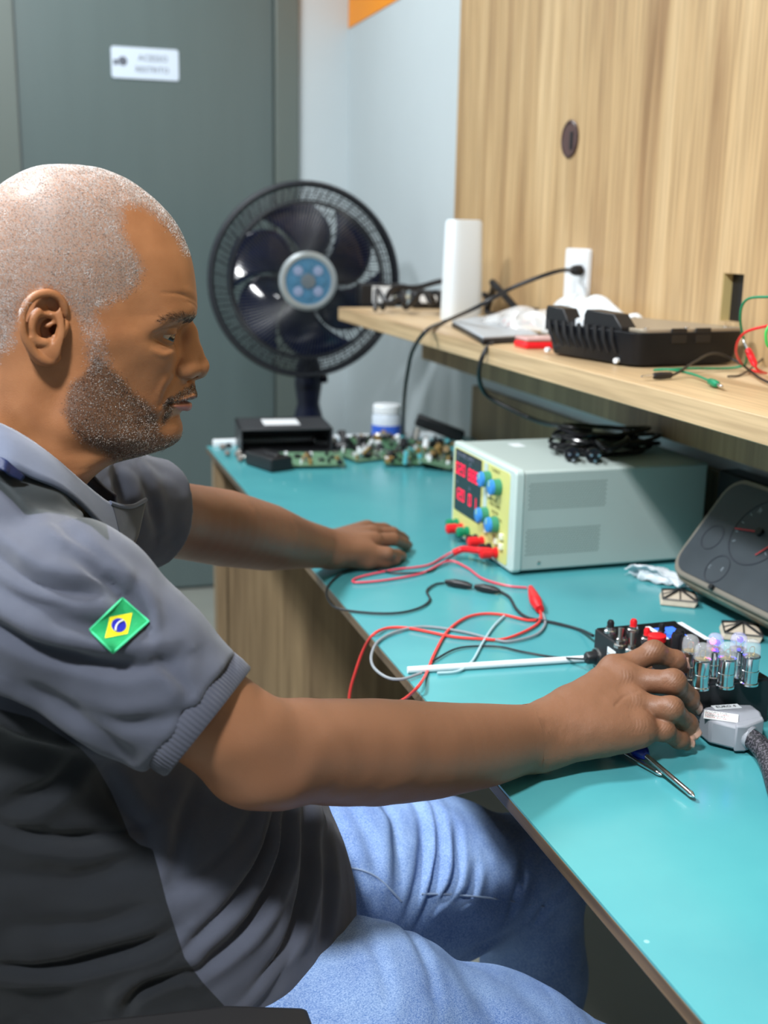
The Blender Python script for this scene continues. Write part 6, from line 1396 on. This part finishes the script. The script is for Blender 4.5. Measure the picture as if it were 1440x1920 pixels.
shirt = np_mesh('polo_shirt', SV, SQ, M_SHIRT, man, dict(d_alt=np.minimum(db, back), d_alt2=dy_)); shirt['label'] = 'dark grey short-sleeved polo shirt with black side panel'
# ribbed cuffs
def cuff(end, ax, r, w_, name, nrib=84, cut=None):
    end, ax = Vector(end), Vector(ax); a = ax.orthogonal().normalized(); b = ax.cross(a)
    q = MB(world=True); n = nrib*4; prof = [(-w_, r+.0030), (-w_+.001, r+.0042), (-w_*.5, r+.0040), (-.0015, r+.0030), (0, r+.0016), (-.0012, r-.0008), (-.012, r-.0012)]
    vs = []
    for k, (s_, rr) in enumerate(prof):
        for i in range(n):
            t = 2*math.pi*i/n; rb = (.00055*math.cos(nrib*t)) if 0 < k < 4 else 0; rad = rr+rb+.0018*math.sin(3*t+1)+.0012*math.sin(5*t)
            vs.append(end+ax*s_+a*(rad*math.cos(t))+b*(rad*math.sin(t)))
    fs = [(k*n+i, k*n+(i+1) % n, (k+1)*n+(i+1) % n, (k+1)*n+i) for k in range(len(prof)-1) for i in range(n)]
    q.add(vs, fs); return q.build(name, M_CUFF, shirt, smooth=60)
M_CUFF = cloth_mat('cuff_rib', srgb(72, 75, 88))
cuff(SL_END+SL_AX*.002, SL_AX, 121/ppm(SL_END)-.001, .019, 'sleeve_cuff')
# collar
M_COLL = cloth_mat('collar_fabric', srgb(90, 98, 118), scale=3000)
def ribbon(rows, name, parent, m, th=.0022, sub=5):
    """cloth band: rows of world points (equal length), resampled smoothly"""
    R_ = [spline([Vector(p) for p in r_], sub) for r_ in rows]; cols = [spline([r_[i] for r_ in R_], 4) if len(rows) > 2 else [lerp(R_[0][i], R_[1][i], t/5) for t in range(6)] for i in range(len(R_[0]))]
    q = MB(world=True); nu, nv = len(cols), len(cols[0]); q.add([p for c in cols for p in c], [(i*nv+j, (i+1)*nv+j, (i+1)*nv+j+1, i*nv+j+1) for i in range(nu-1) for j in range(nv-1)]); return q.build(name, m, parent, smooth=180, solid=th)
top = [Y3(224, 946, 1.012), Y3(200, 941, .992), Y3(158, 909, .972), Y3(104, 862, .955), Y3(52, 824, .952), Y3(0, 796, .958), Y3(-60, 778, .985), Y3(-112, 770, 1.03)]
mid_ = [Y3(226, 975, 1.004), Y3(202, 967, .980), Y3(160, 930, .950), Y3(112, 884, .930), Y3(60, 848, .922), Y3(0, 822, .925), Y3(-70, 806, .97), Y3(-125, 800, 1.03)]
bot = [Y3(227, 1014, .992), Y3(204, 1000, .966), Y3(150, 944, .926), Y3(110, 915, .905), Y3(60, 894, .893), Y3(0, 866, .893), Y3(-75, 846, .95), Y3(-140, 840, 1.03)]
mir = lambda p: np.array([p[0], 2*1.03-p[1], p[2]])
bk = lambda R_: R_+[mir(p) for p in R_[:-1][::-1]]
rows = [bk(top), bk(mid_), bk(bot)]
co = ribbon(rows, 'collar', shirt, M_COLL, .003)
# standing far collar tip, placket
ribbon([[Y3(206, 944, .995), Y3(226, 950, 1.01), Y3(250, 950, 1.03), Y3(272, 938, 1.06)], [Y3(216, 980, .99), Y3(230, 988, 1.0), Y3(248, 986, 1.025), Y3(264, 974, 1.05)], [Y3(226, 1016, .985), Y3(236, 1026, .995), Y3(248, 1024, 1.01), Y3(257, 1004, 1.04)]], 'collar_tip', shirt, cloth_mat('collar_inside', srgb(46, 50, 60)), .003)
q = MB(world=True); q.tube([Y3(206, 943, .993), Y3(226, 949, 1.008), Y3(250, 949, 1.028), Y3(273, 937, 1.06)], .0022, smooth=5); q.build('collar_edge', M_COLL, shirt)
# lanyard: blue ribbon under the collar and on the chest
M_BLUE = mat('blue_ribbon', srgb(14, 30, 72), .5, bump=.3, bscale=900)
ly = ribbon([[Y3(-60, 846, .915), Y3(0, 857, .888), Y3(24, 873, .886), Y3(47, 893, .890)], [Y3(-60, 866, .905), Y3(0, 880, .880), Y3(18, 892, .882), Y3(40, 902, .888)]], 'blue_ribbon', shirt, M_BLUE, .001)
ly['label'] = 'blue ribbon showing under the collar'
r2 = ribbon([[Y3(226, 1012, 1.0), Y3(262, 1040, 1.015), Y3(290, 1078, 1.03), Y3(318, 1116, 1.04)], [Y3(222, 1022, .985), Y3(254, 1056, .995), Y3(280, 1094, 1.01), Y3(306, 1126, 1.02)]], 'chest_ribbon', shirt, M_BLUE, .001); r2['label'] = 'blue ribbon with white marks on the chest'
q = MB(world=True); oo = Y3(281, 1089, 1.0); dx_ = Vector(Y3(300, 1110, 1.0)-oo).normalized(); text_mb(q, 'M', oo, dx_, Vector((dx_.z*-1, 0, dx_.x)), .008, depth=.001); q.build('ribbon_mark', M_WHITE, r2)
# flag patch: a curved plate lying on the sleeve
from mathutils.bvhtree import BVHTree
bv = BVHTree.FromPolygons([tuple(p) for p in SV], [tuple(int(i) for i in f) for f in SQ])
def onshirt(px, py, lift=.0012):
    d = ray(px, py).normalized(); h_, n_, i_, ds = bv.ray_cast(CAM, d, 3.0); return (Vector(h_)-d*lift) if h_ is not None else Vector(Y3(px, py, .8))
C4 = [(167, 1184), (228, 1125), (277, 1168), (210, 1227)]            # corners: left, top, right, bottom
def bil(u, v): # u along the long side (left->top), v towards the right corner
    a = (C4[0][0]*(1-u)+C4[1][0]*u, C4[0][1]*(1-u)+C4[1][1]*u); b = (C4[3][0]*(1-u)+C4[2][0]*u, C4[3][1]*(1-u)+C4[2][1]*u); return (a[0]*(1-v)+b[0]*v, a[1]*(1-v)+b[1]*v)
def patch_pt(u, v, l_): 
    x, y = bil(u, v); p = onshirt(x, y, 0); return p
NG = 28; base_pts = np.array([[patch_pt(i/(NG-1), j/(NG-1), 0) for j in range(NG)] for i in range(NG)])
for _ in range(60):
    bp2 = base_pts.copy(); bp2[1:-1, 1:-1] = (base_pts[:-2, 1:-1]+base_pts[2:, 1:-1]+base_pts[1:-1, :-2]+base_pts[1:-1, 2:])/4; base_pts = bp2
pn_ = np.cross(base_pts[-1, 0]-base_pts[0, -1], base_pts[-1, -1]-base_pts[0, 0]); pn_ /= np.linalg.norm(pn_); pn_ = pn_ if pn_@(np.array(CAM)-base_pts[5, 5]) > 0 else -pn_
def ps(u, v, l_):
    x, y = np.clip(u, 0, 1)*(NG-1), np.clip(v, 0, 1)*(NG-1); i, j = min(int(x), NG-2), min(int(y), NG-2); fx_, fy_ = x-i, y-j
    l_ = l_+.0010; p = (base_pts[i, j]*(1-fx_)+base_pts[i+1, j]*fx_)*(1-fy_)+(base_pts[i, j+1]*(1-fx_)+base_pts[i+1, j+1]*fx_)*fy_; return tuple(p+pn_*l_)
M_FG = mat('thread_green', srgb(12, 158, 92), .6, bump=1.0, bscale=1800, noise=.25, nscale=1500); M_FGE = mat('thread_green_edge', srgb(70, 214, 150), .5, bump=.8, bscale=2500)
M_FY = mat('thread_yellow', srgb(244, 232, 14), .6, bump=.8, bscale=1800); M_FB = mat('thread_blue', srgb(24, 30, 178), .6, bump=.8, bscale=1800, noise=.2, nscale=1500); M_FW = mat('thread_white', srgb(240, 240, 232), .6)
q = MB(world=True); q.grid(lambda u, v: ps(u, v, .0016), 24, 24); fp_ = q.build('flag_patch', M_FG, shirt, smooth=180, solid=.0012); fp_['label'] = 'embroidered green, yellow and blue flag patch'
q = MB(world=True); rim = [ps(t/10, 0, .0022) for t in range(10)]+[ps(1, t/10, .0022) for t in range(10)]+[ps(1-t/10, 1, .0022) for t in range(10)]+[ps(0, 1-t/10, .0022) for t in range(10)]; q.tube(rim, .00085, n=6, closed=True); q.build('patch_border', M_FGE, fp_)
def flat(poly, lift, nm, m, n=14):
    cx_, cy_ = sum(p[0] for p in poly)/len(poly), sum(p[1] for p in poly)/len(poly); q = MB(world=True); K = len(poly)
    vs = [ps(cx_, cy_, lift)]+[ps(cx_+(p[0]-cx_)*k/n, cy_+(p[1]-cy_)*k/n, lift) for k in range(1, n+1) for p in poly]
    fs = [(0, 1+i, 1+(i+1) % K) for i in range(K)]+[(1+k*K+i, 1+k*K+(i+1) % K, 1+(k+1)*K+(i+1) % K, 1+(k+1)*K+i) for k in range(n-1) for i in range(K)]; q.add(vs, fs); return q.build(nm, m, fp_, smooth=180)
def dens_poly(P, k=8): return [(P[i][0]+(P[(i+1) % len(P)][0]-P[i][0])*t/k, P[i][1]+(P[(i+1) % len(P)][1]-P[i][1])*t/k) for i in range(len(P)) for t in range(k)]
flat(dens_poly([(.10, .50), (.50, .14), (.90, .50), (.50, .86)]), .0026, 'yellow_diamond', M_FY)
flat([(.5+.155*math.cos(t), .5+.215*math.sin(t)) for t in np.linspace(0, 2*math.pi, 40, endpoint=False)], .0032, 'blue_disc', M_FB)
q = MB(world=True); q.tube([ps(.5+a_, .5+b2, .0040) for a_, b2 in ((-.140, .06), (-.07, -.02), (.0, -.05), (.07, -.045), (.13, -.01))], .0006, n=5, smooth=4); q.build('white_band', M_FW, fp_)

# jeans
def jeans_sdf(F):
    F.ell((.085, 1.03, .545), (.17, .178, .10), .04); F.ell((.20, 1.03, .54), (.11, .12, .07), .05)
    for L_ in LEGS: F.chain(L_[0], L_[1], .035)
    for L_ in LEGS:
        e = L_[0][-1]; F.op(lambda X, Y, Z, e=e: .085-Z+0*X+0*Y, (-1, 0, 0), (1.5, 2, .16), .002, 'max')
JV, JQ, _ = run_field((-.14, .72, .04), (.72, 1.34, .70), .0032, [jeans_sdf]); JV = relax(JV, JQ, 2, .4)
JF = [([(700, 1640), (724, 1700), (716, 1770), (712, 1830)], .86, 3.5, 6, 1, 1.0, -9), ([(797, 1755), (806, 1800), (803, 1850)], .86, 3, 6, 1, 1.0, -9), ([(845, 1785), (885, 1850), (930, 1910)], .86, 3, 7, -1, 1.0, -9), ([(610, 1780), (680, 1800), (760, 1790)], .85, 2, 10, 1, 1.0, -9), ([(930, 1850), (985, 1870), (1050, 1900)], .86, 3, 6, 1, 1, -9),
      ([(845, 1535), (800, 1620), (752, 1690)], 1.1, 7, 7, 1, 1.5, 1.0), ([(860, 1560), (825, 1630), (775, 1715)], 1.1, 8, 6, 1, 1.5, 1.0), ([(880, 1590), (850, 1650), (800, 1690)], 1.1, 6, 5, 1, 1.5, 1.0), ([(900, 1630), (880, 1665), (850, 1682)], 1.1, 5, 5, 1, 1.5, 1.0), ([(770, 1520), (752, 1590), (735, 1650)], 1.1, 4, 8, -1, 1.5, 1.0), ([(660, 1520), (690, 1570), (700, 1620)], 1.1, 3, 8, 1, 1.5, 1.0),
      ([(1000, 1600), (950, 1650), (930, 1690)], 1.14, 4, 7, 1, 1.5, 1.0), ([(1080, 1640), (1020, 1680), (990, 1720)], 1.14, 5, 7, 1, 1.5, 1.0), ([(960, 1740), (890, 1760), (850, 1780)], 1.12, 5, 7, 1, 1.5, 1.0)]
for (pts, Y, amp, wd, sd_, ymx, ymn) in JF: JV = fold(JV, JQ, pts, Y, amp, wd, ymax=ymx, ymin=ymn, side=sd_)
nn = vnormals(JV, JQ); JV = JV+nn*(.0030*vnoise(JV, 16, 3)+.0012*vnoise(JV, 50, 4))[:, None]
M_JEAN = bpy.data.materials.new('denim'); M_JEAN.use_nodes = True; nt = M_JEAN.node_tree; b_ = nt.nodes['Principled BSDF']; N = nt.nodes.new; L = nt.links.new
tc = N('ShaderNodeTexCoord'); mp = N('ShaderNodeMapping'); mp.inputs['Rotation'].default_value = (.5, .6, .2); mp.inputs['Scale'].default_value = (700, 1500, 700); L(tc.outputs['Object'], mp.inputs[0])
n1 = N('ShaderNodeTexNoise'); n1.inputs['Scale'].default_value = 1; n1.inputs['Detail'].default_value = 3; L(mp.outputs[0], n1.inputs['Vector'])
n2 = N('ShaderNodeTexNoise'); n2.inputs['Scale'].default_value = 14; n2.inputs['Detail'].default_value = 6; L(tc.outputs['Object'], n2.inputs['Vector'])
cr = N('ShaderNodeValToRGB'); cr.color_ramp.elements[0].position = .34; cr.color_ramp.elements[0].color = srgb(62, 98, 164); cr.color_ramp.elements[1].position = .66; cr.color_ramp.elements[1].color = srgb(196, 216, 242); L(n1.outputs[0], cr.inputs[0])
c2 = N('ShaderNodeValToRGB'); c2.color_ramp.elements[0].position = .3; c2.color_ramp.elements[0].color = srgb(78, 116, 184); c2.color_ramp.elements[1].position = .75; c2.color_ramp.elements[1].color = srgb(138, 172, 220); L(n2.outputs[0], c2.inputs[0])
at = N('ShaderNodeAttribute'); at.attribute_name = 'dark_dye'
mx = N('ShaderNodeMix'); mx.data_type = 'RGBA'; mx.inputs[0].default_value = .45; L(c2.outputs[0], mx.inputs[6]); L(cr.outputs[0], mx.inputs[7]); L(mx.outputs[2], b_.inputs['Base Color'])
b_.inputs['Roughness'].default_value = .85; b_.inputs['Specular IOR Level'].default_value = .2
bp = N('ShaderNodeBump'); bp.inputs['Strength'].default_value = .5; bp.inputs['Distance'].default_value = .0005; L(n1.outputs[0], bp.inputs['Height']); L(bp.outputs[0], b_.inputs['Normal'])
jeans = np_mesh('jeans', JV, JQ, M_JEAN, man); jeans['label'] = 'faded blue denim jeans'
bj = BVHTree.FromPolygons([tuple(p) for p in JV], [tuple(int(i) for i in f) for f in JQ])
def onj(px, py):
    d = ray(px, py).normalized(); h_, n_, i_, ds = bj.ray_cast(CAM, d, 4.0); return Vector(h_)-d*.0008 if h_ is not None else None
for ln, nm in (([(648, 1626), (680, 1632), (707, 1645), (732, 1668), (752, 1690)], 'lap_seam'), ([(790, 1676), (840, 1677), (900, 1682), (960, 1690), (1020, 1700)], 'leg_seam')):
    P = [onj(*p_) for p_ in ln]; P = [p_ for p_ in P if p_ is not None]
    if len(P) > 2:
        q = MB(world=True); q.tube(P, .0013, n=6, smooth=6); q.build(nm, mat('seam_thread', srgb(150, 170, 200), .7), jeans)
# shoes
for k_, L_ in enumerate(LEGS):
    e = L_[0][-1]; q = MB(world=True)
    def shoe(u, v, e=e):
        x = e[0]-.07+.28*u; hw_ = .046*(math.sin(math.pi*min(1, u*.93+.07))**.45)*(1+.1*math.sin(3*u)); top_ = .085*(1-sstep(.35, .8, u))+.055*math.sin(math.pi*min(1, u*.9+.1))**.5; a = 2*math.pi*v; return (x, e[1]+hw_*math.cos(a), max(.002, .045*0+top_*.5+top_*.5*math.sin(a)))
    q.grid(shoe, 24, 24); q.build('shoe', mat('shoe_black', (.03, .03, .033), .5), man, smooth=180)
